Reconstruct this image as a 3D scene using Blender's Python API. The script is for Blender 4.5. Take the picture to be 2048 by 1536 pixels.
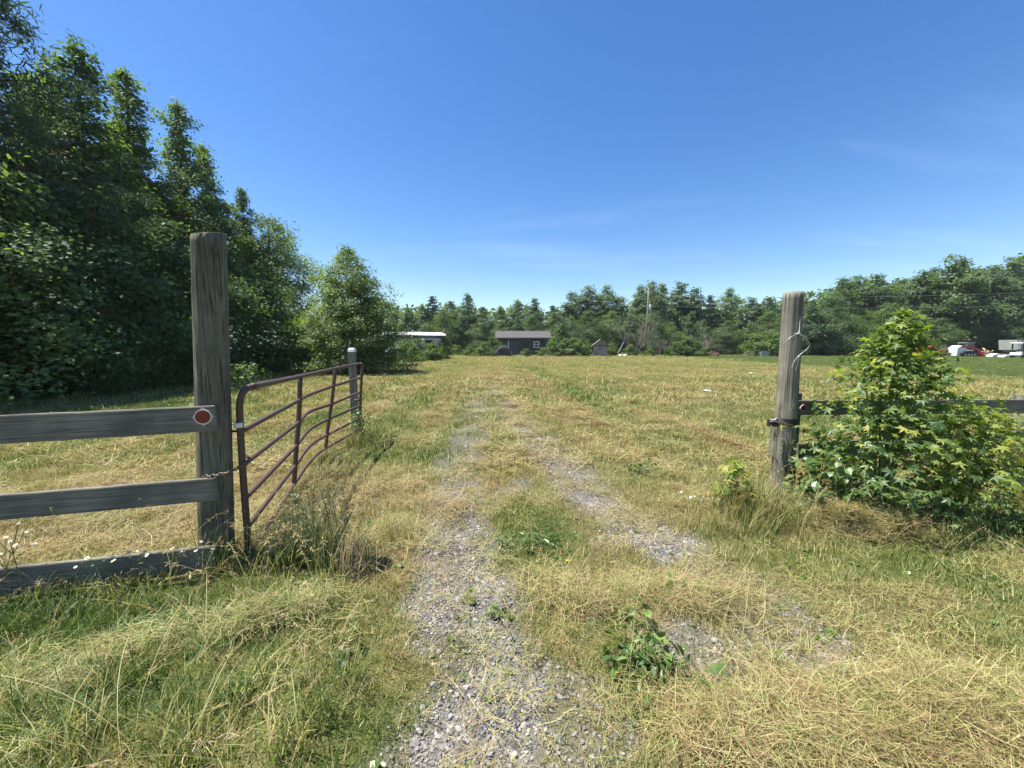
import bpy, math, random
import numpy as np
from mathutils import Vector, Matrix

R = math.radians
scn = bpy.context.scene
for o in list(bpy.data.objects):
    bpy.data.objects.remove(o)

# ------------------------------------------------------------------ camera, sky, sun, exposure
CAM_H, PITCH, FPX = 1.70, R(5.79), 770.0
cam_d = bpy.data.cameras.new('camera')
cam = bpy.data.objects.new('camera', cam_d)
scn.collection.objects.link(cam)
cam.location = (0, 0, CAM_H)
cam.rotation_euler = (R(90) - PITCH, 0, 0)
cam_d.sensor_width = 36
cam_d.lens = 36 * FPX / 2048
cam_d.clip_start, cam_d.clip_end = 0.05, 3000
scn.camera = cam

SUN_AZ = R(177)          # direction towards the sun, counter-clockwise from +X
SUN_EL = R(65)
sun_dir = Vector((math.cos(SUN_AZ) * math.cos(SUN_EL), math.sin(SUN_AZ) * math.cos(SUN_EL), math.sin(SUN_EL)))

world = bpy.data.worlds.new('World')
scn.world = world
world.use_nodes = True
nt = world.node_tree
for n in list(nt.nodes):
    nt.nodes.remove(n)
L = nt.links
w_out = nt.nodes.new('ShaderNodeOutputWorld')
w_bg = nt.nodes.new('ShaderNodeBackground')
w_sky = nt.nodes.new('ShaderNodeTexSky')
w_sky.sky_type = 'NISHITA'
w_sky.sun_disc = False
w_sky.sun_elevation = SUN_EL
w_sky.sun_rotation = math.atan2(sun_dir.x, sun_dir.y)
w_sky.altitude = 30
w_sky.air_density = 1.0
w_sky.dust_density = 0.3
w_sky.ozone_density = 1.6
w_hsv = nt.nodes.new('ShaderNodeHueSaturation')
w_hsv.inputs['Saturation'].default_value = 1.32
w_hsv.inputs['Hue'].default_value = 0.507
# thin high cirrus: streaks laid on a flat layer far above
w_tc = nt.nodes.new('ShaderNodeTexCoord')
w_sep = nt.nodes.new('ShaderNodeSeparateXYZ')
L.new(w_tc.outputs['Generated'], w_sep.inputs[0])
w_add = nt.nodes.new('ShaderNodeMath'); w_add.operation = 'ADD'; w_add.inputs[1].default_value = 0.08
L.new(w_sep.outputs['Z'], w_add.inputs[0])
w_dx = nt.nodes.new('ShaderNodeMath'); w_dx.operation = 'DIVIDE'
w_dy = nt.nodes.new('ShaderNodeMath'); w_dy.operation = 'DIVIDE'
L.new(w_sep.outputs['X'], w_dx.inputs[0]); L.new(w_add.outputs[0], w_dx.inputs[1])
L.new(w_sep.outputs['Y'], w_dy.inputs[0]); L.new(w_add.outputs[0], w_dy.inputs[1])
w_cmb = nt.nodes.new('ShaderNodeCombineXYZ')
L.new(w_dx.outputs[0], w_cmb.inputs[0]); L.new(w_dy.outputs[0], w_cmb.inputs[1])
w_map = nt.nodes.new('ShaderNodeMapping')
w_map.inputs['Rotation'].default_value = (0, 0, R(28))
w_map.inputs['Scale'].default_value = (0.22, 0.9, 1)
L.new(w_cmb.outputs[0], w_map.inputs['Vector'])
w_nz = nt.nodes.new('ShaderNodeTexNoise')
w_nz.inputs['Scale'].default_value = 1.3
w_nz.inputs['Detail'].default_value = 7
w_nz.inputs['Roughness'].default_value = 0.62
w_nz.inputs['Distortion'].default_value = 0.6
L.new(w_map.outputs[0], w_nz.inputs['Vector'])
w_rmp = nt.nodes.new('ShaderNodeValToRGB')
w_rmp.color_ramp.elements[0].position = 0.54
w_rmp.color_ramp.elements[0].color = (0, 0, 0, 1)
w_rmp.color_ramp.elements[1].position = 0.85
w_rmp.color_ramp.elements[1].color = (0.12, 0.12, 0.12, 1)
L.new(w_nz.outputs['Fac'], w_rmp.inputs[0])
w_mix = nt.nodes.new('ShaderNodeMix'); w_mix.data_type = 'RGBA'
L.new(w_rmp.outputs[0], w_mix.inputs['Factor'])
L.new(w_sky.outputs[0], w_hsv.inputs['Color'])
L.new(w_hsv.outputs[0], w_mix.inputs['A'])
w_mix.inputs['B'].default_value = (7.5, 8.8, 10.2, 1)
L.new(w_mix.outputs['Result'], w_bg.inputs['Color'])
w_bg.inputs['Strength'].default_value = 0.092
L.new(w_bg.outputs[0], w_out.inputs['Surface'])

sun_d = bpy.data.lights.new('sun', 'SUN')
sun_d.energy = 5.0
sun_d.angle = R(0.53)
sun_d.color = (1.0, 0.95, 0.86)
sun = bpy.data.objects.new('sun', sun_d)
scn.collection.objects.link(sun)
sun.rotation_euler = (-sun_dir).to_track_quat('-Z', 'Y').to_euler()

scn.view_settings.view_transform = 'Standard'
scn.view_settings.look = 'None'
scn.view_settings.exposure = 1.08
scn.view_settings.gamma = 1
scn.view_settings.use_curve_mapping = False
scn.render.engine = 'CYCLES'
scn.cycles.use_denoising = True
scn.cycles.use_adaptive_sampling = True
scn.cycles.adaptive_threshold = 0.028
scn.render.filter_size = 1.15
scn.cycles.max_bounces = 4
scn.cycles.diffuse_bounces = 2
scn.cycles.transmission_bounces = 3
scn.cycles.transparent_max_bounces = 4
scn.cycles.glossy_bounces = 2
scn.cycles.caustics_reflective = False
scn.cycles.caustics_refractive = False

# ------------------------------------------------------------------ helpers
COL = scn.collection
rng = np.random.default_rng(7)
random.seed(7)

def G(u, v, z=0.0):
    """photo pixel -> point on the ground (height z)"""
    dx, dy = (u - 1024) / FPX, (768 - v) / FPX
    c, s = math.cos(PITCH), math.sin(PITCH)
    d = (dx, c + dy * s, -s + dy * c)
    t = (z - CAM_H) / d[2]
    return (d[0] * t, d[1] * t)

def at(u, v, Y):
    """photo pixel -> point at distance Y in front of the camera"""
    dx, dy = (u - 1024) / FPX, (768 - v) / FPX
    c, s = math.cos(PITCH), math.sin(PITCH)
    d = (dx, c + dy * s, -s + dy * c)
    t = Y / d[1]
    return Vector((d[0] * t, Y, CAM_H + d[2] * t))

def _hash(ix, iy, seed):
    h = (ix.astype(np.int64) * 374761393 + iy.astype(np.int64) * 668265263 + seed * 1442695041) & 0x7fffffff
    h = ((h ^ (h >> 13)) * 1274126177) & 0x7fffffff
    h = h ^ (h >> 16)
    return (h & 0xffff) / 65535.0

def vnoise(x, y, seed=0):
    x = np.asarray(x, float); y = np.asarray(y, float)
    ix, iy = np.floor(x), np.floor(y)
    fx, fy = x - ix, y - iy
    fx = fx * fx * (3 - 2 * fx); fy = fy * fy * (3 - 2 * fy)
    a = _hash(ix, iy, seed); b = _hash(ix + 1, iy, seed)
    c = _hash(ix, iy + 1, seed); d = _hash(ix + 1, iy + 1, seed)
    return (a * (1 - fx) + b * fx) * (1 - fy) + (c * (1 - fx) + d * fx) * fy

def fbm(x, y, seed=0, oct=4):
    t, a, s = 0.0, 0.5, 0.0
    for i in range(oct):
        t = t + a * vnoise(x * 2 ** i + 17.3 * i, y * 2 ** i + 9.1 * i, seed + i)
        s += a; a *= 0.5
    return t / s

def sstep(a, b, x):
    t = np.clip((x - a) / (b - a), 0, 1)
    return t * t * (3 - 2 * t)

def link(name, me, mat=None, parent=None, loc=None):
    o = bpy.data.objects.new(name, me)
    COL.objects.link(o)
    if mat is not None and me is not None and not me.materials:
        me.materials.append(mat)
    if parent is not None:
        o.parent = parent
    if loc is not None:
        o.location = loc
    return o

def tag(o, label=None, cat=None, group=None, kind=None):
    if label: o['label'] = label
    if cat: o['category'] = cat
    if group: o['group'] = group
    if kind: o['kind'] = kind
    return o

def thing(name, label, cat, loc=(0, 0, 0), rz=0.0, group=None):
    o = bpy.data.objects.new(name, None)
    COL.objects.link(o)
    o.empty_display_size = 0.2
    o.location = loc
    o.rotation_euler = (0, 0, rz)
    return tag(o, label, cat, group)

def np_mesh(name, V, F, smooth=False):
    """V (n,3); F (m,k) array, all faces of the same size"""
    V = np.asarray(V, np.float32); F = np.asarray(F, np.int32)
    me = bpy.data.meshes.new(name)
    m, k = F.shape
    me.vertices.add(len(V)); me.vertices.foreach_set('co', V.ravel())
    me.loops.add(m * k); me.loops.foreach_set('vertex_index', F.ravel())
    me.polygons.add(m)
    me.polygons.foreach_set('loop_start', np.arange(0, m * k, k, dtype=np.int32))
    me.polygons.foreach_set('loop_total', np.full(m, k, np.int32))
    if smooth:
        me.polygons.foreach_set('use_smooth', np.ones(m, bool))
    me.update(calc_edges=True)
    return me

def vattr(me, name, vals):
    a = me.attributes.new(name, 'FLOAT', 'POINT')
    a.data.foreach_set('value', np.asarray(vals, np.float32))

class MB:
    """collects shapes, builds ONE mesh"""
    def __init__(self):
        self.v, self.f = [], []
    def add(self, vs, fs):
        n = len(self.v)
        self.v += [tuple(p) for p in vs]
        self.f += [tuple(i + n for i in f) for f in fs]
        return self
    def box(self, c, s, rot=None):
        c = Vector(c)
        vs = []
        for x in (-.5, .5):
            for y in (-.5, .5):
                for z in (-.5, .5):
                    p = Vector((x * s[0], y * s[1], z * s[2]))
                    if rot is not None: p = rot @ p
                    vs.append(c + p)
        return self.add(vs, [(0, 1, 3, 2), (4, 6, 7, 5), (0, 4, 5, 1), (2, 3, 7, 6), (0, 2, 6, 4), (1, 5, 7, 3)])
    def tube(self, pts, rad, n=8, cap=True, flat=1.0):
        pts = [Vector(p) for p in pts]
        if not hasattr(rad, '__len__'): rad = [rad] * len(pts)
        vs, fs = [], []
        ref = None
        for i, p in enumerate(pts):
            a = pts[max(i - 1, 0)]; b = pts[min(i + 1, len(pts) - 1)]
            t = (b - a).normalized()
            if ref is None:
                ref = Vector((1, 0, 0)) if abs(t.x) < 0.8 else Vector((0, 1, 0))
            u = (ref - t * ref.dot(t)).normalized(); ref = u
            w = t.cross(u)
            for k in range(n):
                q = 2 * math.pi * k / n
                vs.append(p + u * math.cos(q) * rad[i] + w * math.sin(q) * rad[i] * flat)
        for i in range(len(pts) - 1):
            for k in range(n):
                k2 = (k + 1) % n
                fs.append((i * n + k, i * n + k2, (i + 1) * n + k2, (i + 1) * n + k))
        if cap:
            fs.append(tuple(reversed(range(n))))
            fs.append(tuple(range((len(pts) - 1) * n, len(pts) * n)))
        return self.add(vs, fs)
    def prism(self, poly, y0, y1):
        """poly of (x,z), extruded along y"""
        n = len(poly)
        vs = [(x, y0, z) for x, z in poly] + [(x, y1, z) for x, z in poly]
        fs = [tuple(range(n)), tuple(reversed(range(n, 2 * n)))]
        for i in range(n):
            j = (i + 1) % n
            fs.append((i, i + n, j + n, j))
        return self.add(vs, fs)
    def build(self, name, mat, parent=None, smooth=False, loc=None, bevel=0):
        me = bpy.data.meshes.new(name)
        me.from_pydata(self.v, [], self.f)
        import bmesh
        bm = bmesh.new(); bm.from_mesh(me)
        bmesh.ops.recalc_face_normals(bm, faces=bm.faces)
        bm.to_mesh(me); bm.free()
        if smooth:
            for p in me.polygons: p.use_smooth = len(p.vertices) <= 4
        o = link(name, me, mat, parent, loc)
        if bevel:
            m = o.modifiers.new('bevel', 'BEVEL'); m.width = bevel; m.segments = 2
        return o

def catmull(pts, n=6):
    pts = [Vector(p) for p in pts]
    P = [pts[0] * 2 - pts[1]] + pts + [pts[-1] * 2 - pts[-2]]
    out = []
    for i in range(1, len(P) - 2):
        for k in range(n):
            t = k / n
            a, b, c, d = P[i - 1], P[i], P[i + 1], P[i + 2]
            out.append(0.5 * ((2 * b) + (c - a) * t + (2 * a - 5 * b + 4 * c - d) * t * t + (3 * b - a - 3 * c + d) * t ** 3))
    out.append(pts[-1])
    return out

# ------------------------------------------------------------------ materials
def new_mat(name):
    m = bpy.data.materials.new(name)
    m.use_nodes = True
    t = m.node_tree
    for n in list(t.nodes): t.nodes.remove(n)
    out = t.nodes.new('ShaderNodeOutputMaterial')
    return m, t, out

def nd(t, typ, **kw):
    n = t.nodes.new(typ)
    for k, v in kw.items(): setattr(n, k, v)
    return n

def ramp(t, stops, interp='LINEAR'):
    n = t.nodes.new('ShaderNodeValToRGB')
    cr = n.color_ramp; cr.interpolation = interp
    while len(cr.elements) < len(stops): cr.elements.new(0.5)
    for e, (p, c) in zip(cr.elements, stops):
        e.position = p; e.color = (c[0], c[1], c[2], 1)
    return n

def math_n(t, op, a, b=None, clamp=False):
    n = t.nodes.new('ShaderNodeMath'); n.operation = op; n.use_clamp = clamp
    for i, x in enumerate((a, b)):
        if x is None: continue
        if isinstance(x, (int, float)): n.inputs[i].default_value = x
        else: t.links.new(x, n.inputs[i])
    return n.outputs[0]

def leafy(name, stops, trans=0.4, rough=0.55, gloss=0.06, attr='lv', inst=None, noise_scale=0.5, noise_amt=0.35, obj_amt=0.25, tcol=1.25, inst_type='INSTANCER'):
    """foliage or grass: diffuse + translucent + a little gloss; colour from a per-leaf value, the plant and slow noise"""
    m, t, out = new_mat(name)
    a = nd(t, 'ShaderNodeAttribute'); a.attribute_name = attr
    if inst:
        a2 = nd(t, 'ShaderNodeAttribute'); a2.attribute_name = inst; a2.attribute_type = inst_type
    oi = nd(t, 'ShaderNodeObjectInfo')
    geo = nd(t, 'ShaderNodeNewGeometry')
    g = math_n(t, 'SUBTRACT', oi.outputs['Random'], 0.5)
    s = math_n(t, 'MULTIPLY', g, obj_amt)
    if noise_amt:
        nz = nd(t, 'ShaderNodeTexNoise'); nz.inputs['Scale'].default_value = noise_scale; nz.inputs['Detail'].default_value = 1
        t.links.new(geo.outputs['Position'], nz.inputs['Vector'])
        f = math_n(t, 'SUBTRACT', nz.outputs['Fac'], 0.5)
        f = math_n(t, 'MULTIPLY', f, noise_amt * 2)
        s = math_n(t, 'ADD', f, s)
    if inst:
        b = math_n(t, 'SUBTRACT', a.outputs['Fac'], 0.5)
        b = math_n(t, 'MULTIPLY', b, 0.95)
        s = math_n(t, 'ADD', s, b)
        s = math_n(t, 'ADD', s, a2.outputs['Fac'], True)
    else:
        s = math_n(t, 'ADD', s, a.outputs['Fac'], True)
    cr = ramp(t, stops)
    t.links.new(s, cr.inputs[0])
    dif = nd(t, 'ShaderNodeBsdfDiffuse')
    tr = nd(t, 'ShaderNodeBsdfTranslucent')
    gl = nd(t, 'ShaderNodeBsdfGlossy'); gl.inputs['Roughness'].default_value = rough
    gl.inputs['Color'].default_value = (0.9, 0.95, 1, 1)
    t.links.new(cr.outputs[0], dif.inputs[0])
    mul = nd(t, 'ShaderNodeMix', data_type='RGBA', blend_type='MULTIPLY'); mul.inputs['Factor'].default_value = 1
    t.links.new(cr.outputs[0], mul.inputs['A']); mul.inputs['B'].default_value = (tcol, tcol, tcol * 0.5, 1)
    t.links.new(mul.outputs['Result'], tr.inputs[0])
    m1 = nd(t, 'ShaderNodeMixShader'); m1.inputs[0].default_value = trans
    t.links.new(dif.outputs[0], m1.inputs[1]); t.links.new(tr.outputs[0], m1.inputs[2])
    m2 = nd(t, 'ShaderNodeMixShader'); m2.inputs[0].default_value = gloss
    t.links.new(m1.outputs[0], m2.inputs[1]); t.links.new(gl.outputs[0], m2.inputs[2])
    t.links.new(m2.outputs[0], out.inputs['Surface'])
    return m

def wood(name, cols, axis='Z', scale=1.0, rough=0.85, bump=0.5, crack=0.5):
    m, t, out = new_mat(name)
    p = nd(t, 'ShaderNodeBsdfPrincipled'); p.inputs['Roughness'].default_value = rough
    p.inputs['Specular IOR Level'].default_value = 0.25
    tc = nd(t, 'ShaderNodeTexCoord')
    mp = nd(t, 'ShaderNodeMapping')
    s = [70 * scale] * 3; s['XYZ'.index(axis)] = 2.2 * scale
    mp.inputs['Scale'].default_value = s
    t.links.new(tc.outputs['Object'], mp.inputs['Vector'])
    oi = nd(t, 'ShaderNodeObjectInfo')
    off = nd(t, 'ShaderNodeCombineXYZ')
    r10 = math_n(t, 'MULTIPLY', oi.outputs['Random'], 40.0)
    for i in range(3): t.links.new(r10, off.inputs[i])
    t.links.new(off.outputs[0], mp.inputs['Location'])
    n1 = nd(t, 'ShaderNodeTexNoise'); n1.inputs['Scale'].default_value = 1; n1.inputs['Detail'].default_value = 6; n1.inputs['Roughness'].default_value = 0.65
    n1.inputs['Distortion'].default_value = 0.5
    t.links.new(mp.outputs[0], n1.inputs['Vector'])
    n2 = nd(t, 'ShaderNodeTexNoise'); n2.inputs['Scale'].default_value = 3.0 * scale; n2.inputs['Detail'].default_value = 4
    t.links.new(tc.outputs['Object'], n2.inputs['Vector'])
    c1 = ramp(t, [(0.25, cols[0]), (0.5, cols[1]), (0.75, cols[2])])
    t.links.new(n1.outputs['Fac'], c1.inputs[0])
    c2 = ramp(t, [(0.35, (0.62, 0.62, 0.58)), (0.65, (1.15, 1.12, 1.02))])
    t.links.new(n2.outputs['Fac'], c2.inputs[0])
    mul = nd(t, 'ShaderNodeMix', data_type='RGBA', blend_type='MULTIPLY'); mul.inputs['Factor'].default_value = 1
    t.links.new(c1.outputs[0], mul.inputs['A']); t.links.new(c2.outputs[0], mul.inputs['B'])
    # drying checks: thin dark lines along the grain
    mp2 = nd(t, 'ShaderNodeMapping')
    s2 = [120 * scale] * 3; s2['XYZ'.index(axis)] = 1.6 * scale
    mp2.inputs['Scale'].default_value = s2
    t.links.new(tc.outputs['Object'], mp2.inputs['Vector'])
    n3 = nd(t, 'ShaderNodeTexNoise'); n3.inputs['Scale'].default_value = 1; n3.inputs['Detail'].default_value = 3
    t.links.new(mp2.outputs[0], n3.inputs['Vector'])
    c3 = ramp(t, [(0.34, (1 - crack,) * 3), (0.44, (1, 1, 1))])
    t.links.new(n3.outputs['Fac'], c3.inputs[0])
    mul2 = nd(t, 'ShaderNodeMix', data_type='RGBA', blend_type='MULTIPLY'); mul2.inputs['Factor'].default_value = 1
    t.links.new(mul.outputs['Result'], mul2.inputs['A']); t.links.new(c3.outputs[0], mul2.inputs['B'])
    t.links.new(mul2.outputs['Result'], p.inputs['Base Color'])
    h = math_n(t, 'MULTIPLY', n3.outputs['Fac'], 0.7)
    h = math_n(t, 'ADD', h, n1.outputs['Fac'])
    bp = nd(t, 'ShaderNodeBump'); bp.inputs['Strength'].default_value = bump; bp.inputs['Distance'].default_value = 0.006
    t.links.new(h, bp.inputs['Height']); t.links.new(bp.outputs[0], p.inputs['Normal'])
    t.links.new(p.outputs[0], out.inputs['Surface'])
    return m

def plain(name, col, rough=0.6, metal=0.0, var=0.2, scale=6.0, col2=None, bump=0.0):
    """plain material with mottled wear"""
    m, t, out = new_mat(name)
    p = nd(t, 'ShaderNodeBsdfPrincipled'); p.inputs['Roughness'].default_value = rough; p.inputs['Metallic'].default_value = metal
    tc = nd(t, 'ShaderNodeTexCoord')
    n = nd(t, 'ShaderNodeTexNoise'); n.inputs['Scale'].default_value = scale; n.inputs['Detail'].default_value = 6; n.inputs['Roughness'].default_value = 0.65
    t.links.new(tc.outputs['Object'], n.inputs['Vector'])
    lo = col2 if col2 else tuple(c * (1 - var) for c in col)
    hi = tuple(min(1, c * (1 + var * 0.6)) for c in col)
    c = ramp(t, [(0.3, lo), (0.55, col), (0.75, hi)])
    t.links.new(n.outputs['Fac'], c.inputs[0]); t.links.new(c.outputs[0], p.inputs['Base Color'])
    if bump:
        bp = nd(t, 'ShaderNodeBump'); bp.inputs['Strength'].default_value = bump; bp.inputs['Distance'].default_value = 0.01
        t.links.new(n.outputs['Fac'], bp.inputs['Height']); t.links.new(bp.outputs[0], p.inputs['Normal'])
    t.links.new(p.outputs[0], out.inputs['Surface'])
    return m

GRASS_STOPS = [(0.0, (0.29, 0.19, 0.095)), (0.22, (0.52, 0.43, 0.21)), (0.45, (0.45, 0.42, 0.17)), (0.66, (0.235, 0.28, 0.07)), (0.85, (0.125, 0.19, 0.035)), (1.0, (0.07, 0.125, 0.022))]
M = {}
M['grass'] = leafy('grass_blades', GRASS_STOPS, trans=0.30, inst='tint', inst_type='GEOMETRY', noise_amt=0, obj_amt=0, gloss=0.03)
M['grass_i'] = leafy('grass_clumps', GRASS_STOPS, trans=0.36, inst='tint', noise_amt=0, obj_amt=0.16, gloss=0.03)
M['leaf'] = leafy('tree_leaves', [(0.0, (0.032, 0.066, 0.018)), (0.35, (0.072, 0.128, 0.032)), (0.7, (0.135, 0.205, 0.048)), (1.0, (0.23, 0.29, 0.075))], trans=0.54, noise_scale=0.35, noise_amt=0.2, obj_amt=0.3, gloss=0.03, tcol=1.7)
M['leaf_light'] = leafy('light_tree_leaves', [(0.0, (0.065, 0.11, 0.026)), (0.35, (0.125, 0.19, 0.042)), (0.7, (0.20, 0.265, 0.06)), (1.0, (0.30, 0.35, 0.09))], trans=0.54, noise_scale=0.6, noise_amt=0.15, obj_amt=0.1, gloss=0.03, tcol=1.6)
M['leaf_far'] = leafy('far_tree_leaves', [(0.0, (0.040, 0.080, 0.028)), (0.35, (0.075, 0.130, 0.042)), (0.7, (0.125, 0.19, 0.054)), (1.0, (0.19, 0.25, 0.07))], trans=0.54, noise_scale=0.25, noise_amt=0.2, obj_amt=0.5, gloss=0.03, tcol=1.7)
M['needle'] = leafy('pine_needles', [(0.0, (0.025, 0.055, 0.028)), (0.5, (0.048, 0.092, 0.044)), (1.0, (0.09, 0.145, 0.06))], gloss=.02, trans=0.35, noise_scale=0.5, noise_amt=0.2, obj_amt=0.2)
M['shrub'] = leafy('shrub_leaves', [(0.0, (0.04, 0.085, 0.02)), (0.4, (0.085, 0.15, 0.03)), (0.75, (0.16, 0.22, 0.045)), (1.0, (0.27, 0.30, 0.06))], trans=0.52, noise_scale=0.6, noise_amt=0.2, obj_amt=0.45, gloss=0.02, tcol=1.5)
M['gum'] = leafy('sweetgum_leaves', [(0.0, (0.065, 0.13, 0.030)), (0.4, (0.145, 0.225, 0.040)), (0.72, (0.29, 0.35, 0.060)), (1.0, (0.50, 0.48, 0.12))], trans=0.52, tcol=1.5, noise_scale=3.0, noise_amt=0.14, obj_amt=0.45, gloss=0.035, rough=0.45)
M['lime'] = leafy('lime_leaves', [(0.0, (0.07, 0.13, 0.02)), (0.45, (0.17, 0.25, 0.03)), (0.8, (0.32, 0.38, 0.05)), (1.0, (0.46, 0.42, 0.09))], trans=0.5, noise_scale=3.0, noise_amt=0.16, obj_amt=0.45, gloss=0.03)
M['red_leaf'] = leafy('new_red_leaves', [(0.0, (0.30, 0.13, 0.05)), (1.0, (0.45, 0.24, 0.10))], trans=0.45, noise_scale=3.0)
M['dock'] = leafy('weed_leaves', [(0.0, (0.05, 0.11, 0.02)), (0.5, (0.11, 0.19, 0.035)), (1.0, (0.22, 0.30, 0.06))], trans=0.4, noise_scale=4.0, noise_amt=0.2, obj_amt=0.3, gloss=0.04, rough=0.45)
M['mugwort'] = leafy('grey_weed_leaves', [(0.0, (0.11, 0.13, 0.06)), (0.5, (0.18, 0.20, 0.10)), (1.0, (0.27, 0.28, 0.14))], trans=0.3, noise_scale=4.0)
M['petal'] = leafy('white_petals', [(0.0, (0.72, 0.70, 0.62)), (1.0, (0.85, 0.84, 0.80))], trans=0.35, noise_scale=5)
M['pollen'] = plain('yellow_centre', (0.75, 0.45, 0.03), 0.7)
M['stem'] = plain('green_stems', (0.12, 0.17, 0.05), 0.7, var=0.3, scale=20)
M['dry_stem'] = plain('dry_stems', (0.36, 0.25, 0.15), 0.85, var=0.4, scale=25)
M['bark'] = wood('bark', [(0.035, 0.028, 0.02), (0.085, 0.07, 0.055), (0.14, 0.125, 0.105)], 'Z', 0.5, 0.95, 0.8, 0.4)
M['twig'] = plain('grey_twigs', (0.20, 0.175, 0.145), 0.9, var=0.3)
M['post'] = wood('weathered_post', [(0.07, 0.066, 0.048), (0.16, 0.154, 0.116), (0.25, 0.243, 0.195)], 'Z', 1.0, 0.9, 0.7, 0.75)
M['post2'] = wood('weathered_grey_post', [(0.10, 0.095, 0.08), (0.215, 0.205, 0.172), (0.32, 0.308, 0.265)], 'Z', 1.0, 0.9, 0.7, 0.75)
M['board'] = wood('weathered_board', [(0.085, 0.078, 0.066), (0.19, 0.178, 0.155), (0.30, 0.285, 0.25)], 'X', 1.0, 0.9, 0.4, 0.45)
M['rust'] = plain('rusty_brown_paint', (0.075, 0.045, 0.034), 0.55, 0.0, 0.5, 18, (0.115, 0.052, 0.026), 0.25)
M['steel'] = plain('galvanised_steel', (0.42, 0.42, 0.42), 0.38, 0.9, 0.3, 40)
M['old_steel'] = plain('rusty_chain_steel', (0.20, 0.16, 0.125), 0.55, 0.7, 0.4, 60, (0.13, 0.07, 0.04))
M['wire'] = plain('pale_wire', (0.55, 0.54, 0.50), 0.45, 0.6, 0.2, 40)
M['dark_iron'] = plain('dark_iron_band', (0.05, 0.035, 0.03), 0.6, 0.5, 0.3, 40)
M['red_refl'] = plain('red_reflector', (0.20, 0.014, 0.010), 0.35, 0.0, 0.12, 80)
M['white_paint'] = plain('white_paint', (0.74, 0.73, 0.70), 0.55, 0, 0.12, 3)
M['roof_grey'] = plain('grey_shingles', (0.125, 0.115, 0.108), 0.9, 0, 0.3, 4.0)
M['siding_dark'] = wood('dark_siding', [(0.04, 0.043, 0.038), (0.065, 0.068, 0.06), (0.095, 0.098, 0.088)], 'Z', 0.3, 0.85, 0.3, 0.3)
M['siding_grey'] = plain('pale_grey_siding', (0.66, 0.68, 0.70), 0.6, 0, 0.2, 2)
M['old_plank'] = wood('silvered_planks', [(0.17, 0.155, 0.14), (0.32, 0.30, 0.275), (0.45, 0.43, 0.40)], 'Z', 0.4, 0.9, 0.4, 0.5)
M['brown_roof'] = plain('rusty_roof', (0.19, 0.15, 0.125), 0.85, 0, 0.4, 3)
M['glass'] = plain('dark_window_glass', (0.025, 0.03, 0.035), 0.08, 0, 0.1, 2)
M['dark_tarp'] = plain('dark_tarp', (0.035, 0.036, 0.042), 0.7, 0, 0.3, 3)
M['teal_door'] = plain('grey_green_door', (0.055, 0.085, 0.085), 0.7, 0, 0.2, 4)
M['pole'] = wood('pole_wood', [(0.12, 0.11, 0.095), (0.21, 0.195, 0.17), (0.28, 0.26, 0.23)], 'Z', 0.3, 0.9, 0.3, 0.3)
M['grey_metal'] = plain('grey_metal', (0.38, 0.39, 0.40), 0.5, 0.3, 0.15, 3)
M['orange'] = plain('faded_orange_paint', (0.58, 0.15, 0.045), 0.5, 0, 0.25, 4)
M['red_paint'] = plain('red_paint', (0.42, 0.03, 0.035), 0.42, 0, 0.2, 4)
M['rubber'] = plain('black_rubber', (0.022, 0.022, 0.022), 0.85, 0, 0.3, 6)
M['bed_grey'] = plain('weathered_truck_bed', (0.44, 0.44, 0.40), 0.7, 0.0, 0.3, 2)
M['timber'] = plain('sawn_timber', (0.42, 0.30, 0.17), 0.85, 0, 0.3, 4)
M['debris'] = plain('reddish_debris', (0.40, 0.22, 0.16), 0.9, 0, 0.4, 3)
M['concrete'] = plain('pale_concrete', (0.40, 0.38, 0.34), 0.9, 0, 0.2, 3)
def stone_mat():
    m, t, out = new_mat('crushed_stone')
    p = nd(t, 'ShaderNodeBsdfPrincipled'); p.inputs['Roughness'].default_value = 0.85
    oi = nd(t, 'ShaderNodeObjectInfo')
    c = ramp(t, [(0.0, (0.12, 0.113, 0.108)), (0.35, (0.205, 0.195, 0.185)), (0.7, (0.29, 0.275, 0.26)), (0.95, (0.34, 0.305, 0.265)), (1.0, (0.48, 0.45, 0.40))])
    t.links.new(oi.outputs['Random'], c.inputs[0])
    geo = nd(t, 'ShaderNodeNewGeometry')
    n = nd(t, 'ShaderNodeTexNoise'); n.inputs['Scale'].default_value = 90
    t.links.new(geo.outputs['Position'], n.inputs['Vector'])
    c2 = ramp(t, [(0.3, (0.75, 0.75, 0.75)), (0.7, (1.15, 1.15, 1.12))]); t.links.new(n.outputs['Fac'], c2.inputs[0])
    mul = nd(t, 'ShaderNodeMix', data_type='RGBA', blend_type='MULTIPLY'); mul.inputs['Factor'].default_value = 1
    t.links.new(c.outputs[0], mul.inputs['A']); t.links.new(c2.outputs[0], mul.inputs['B'])
    t.links.new(mul.outputs['Result'], p.inputs['Base Color'])
    t.links.new(p.outputs[0], out.inputs['Surface'])
    return m
M['stone'] = stone_mat()

# ------------------------------------------------------------------ what grows where
def capsules(pts):
    out = []
    for (a, b) in zip(pts[:-1], pts[1:]):
        out.append((G(a[0], a[1]), G(b[0], b[1]), a[2], b[2]))
    return out

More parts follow.
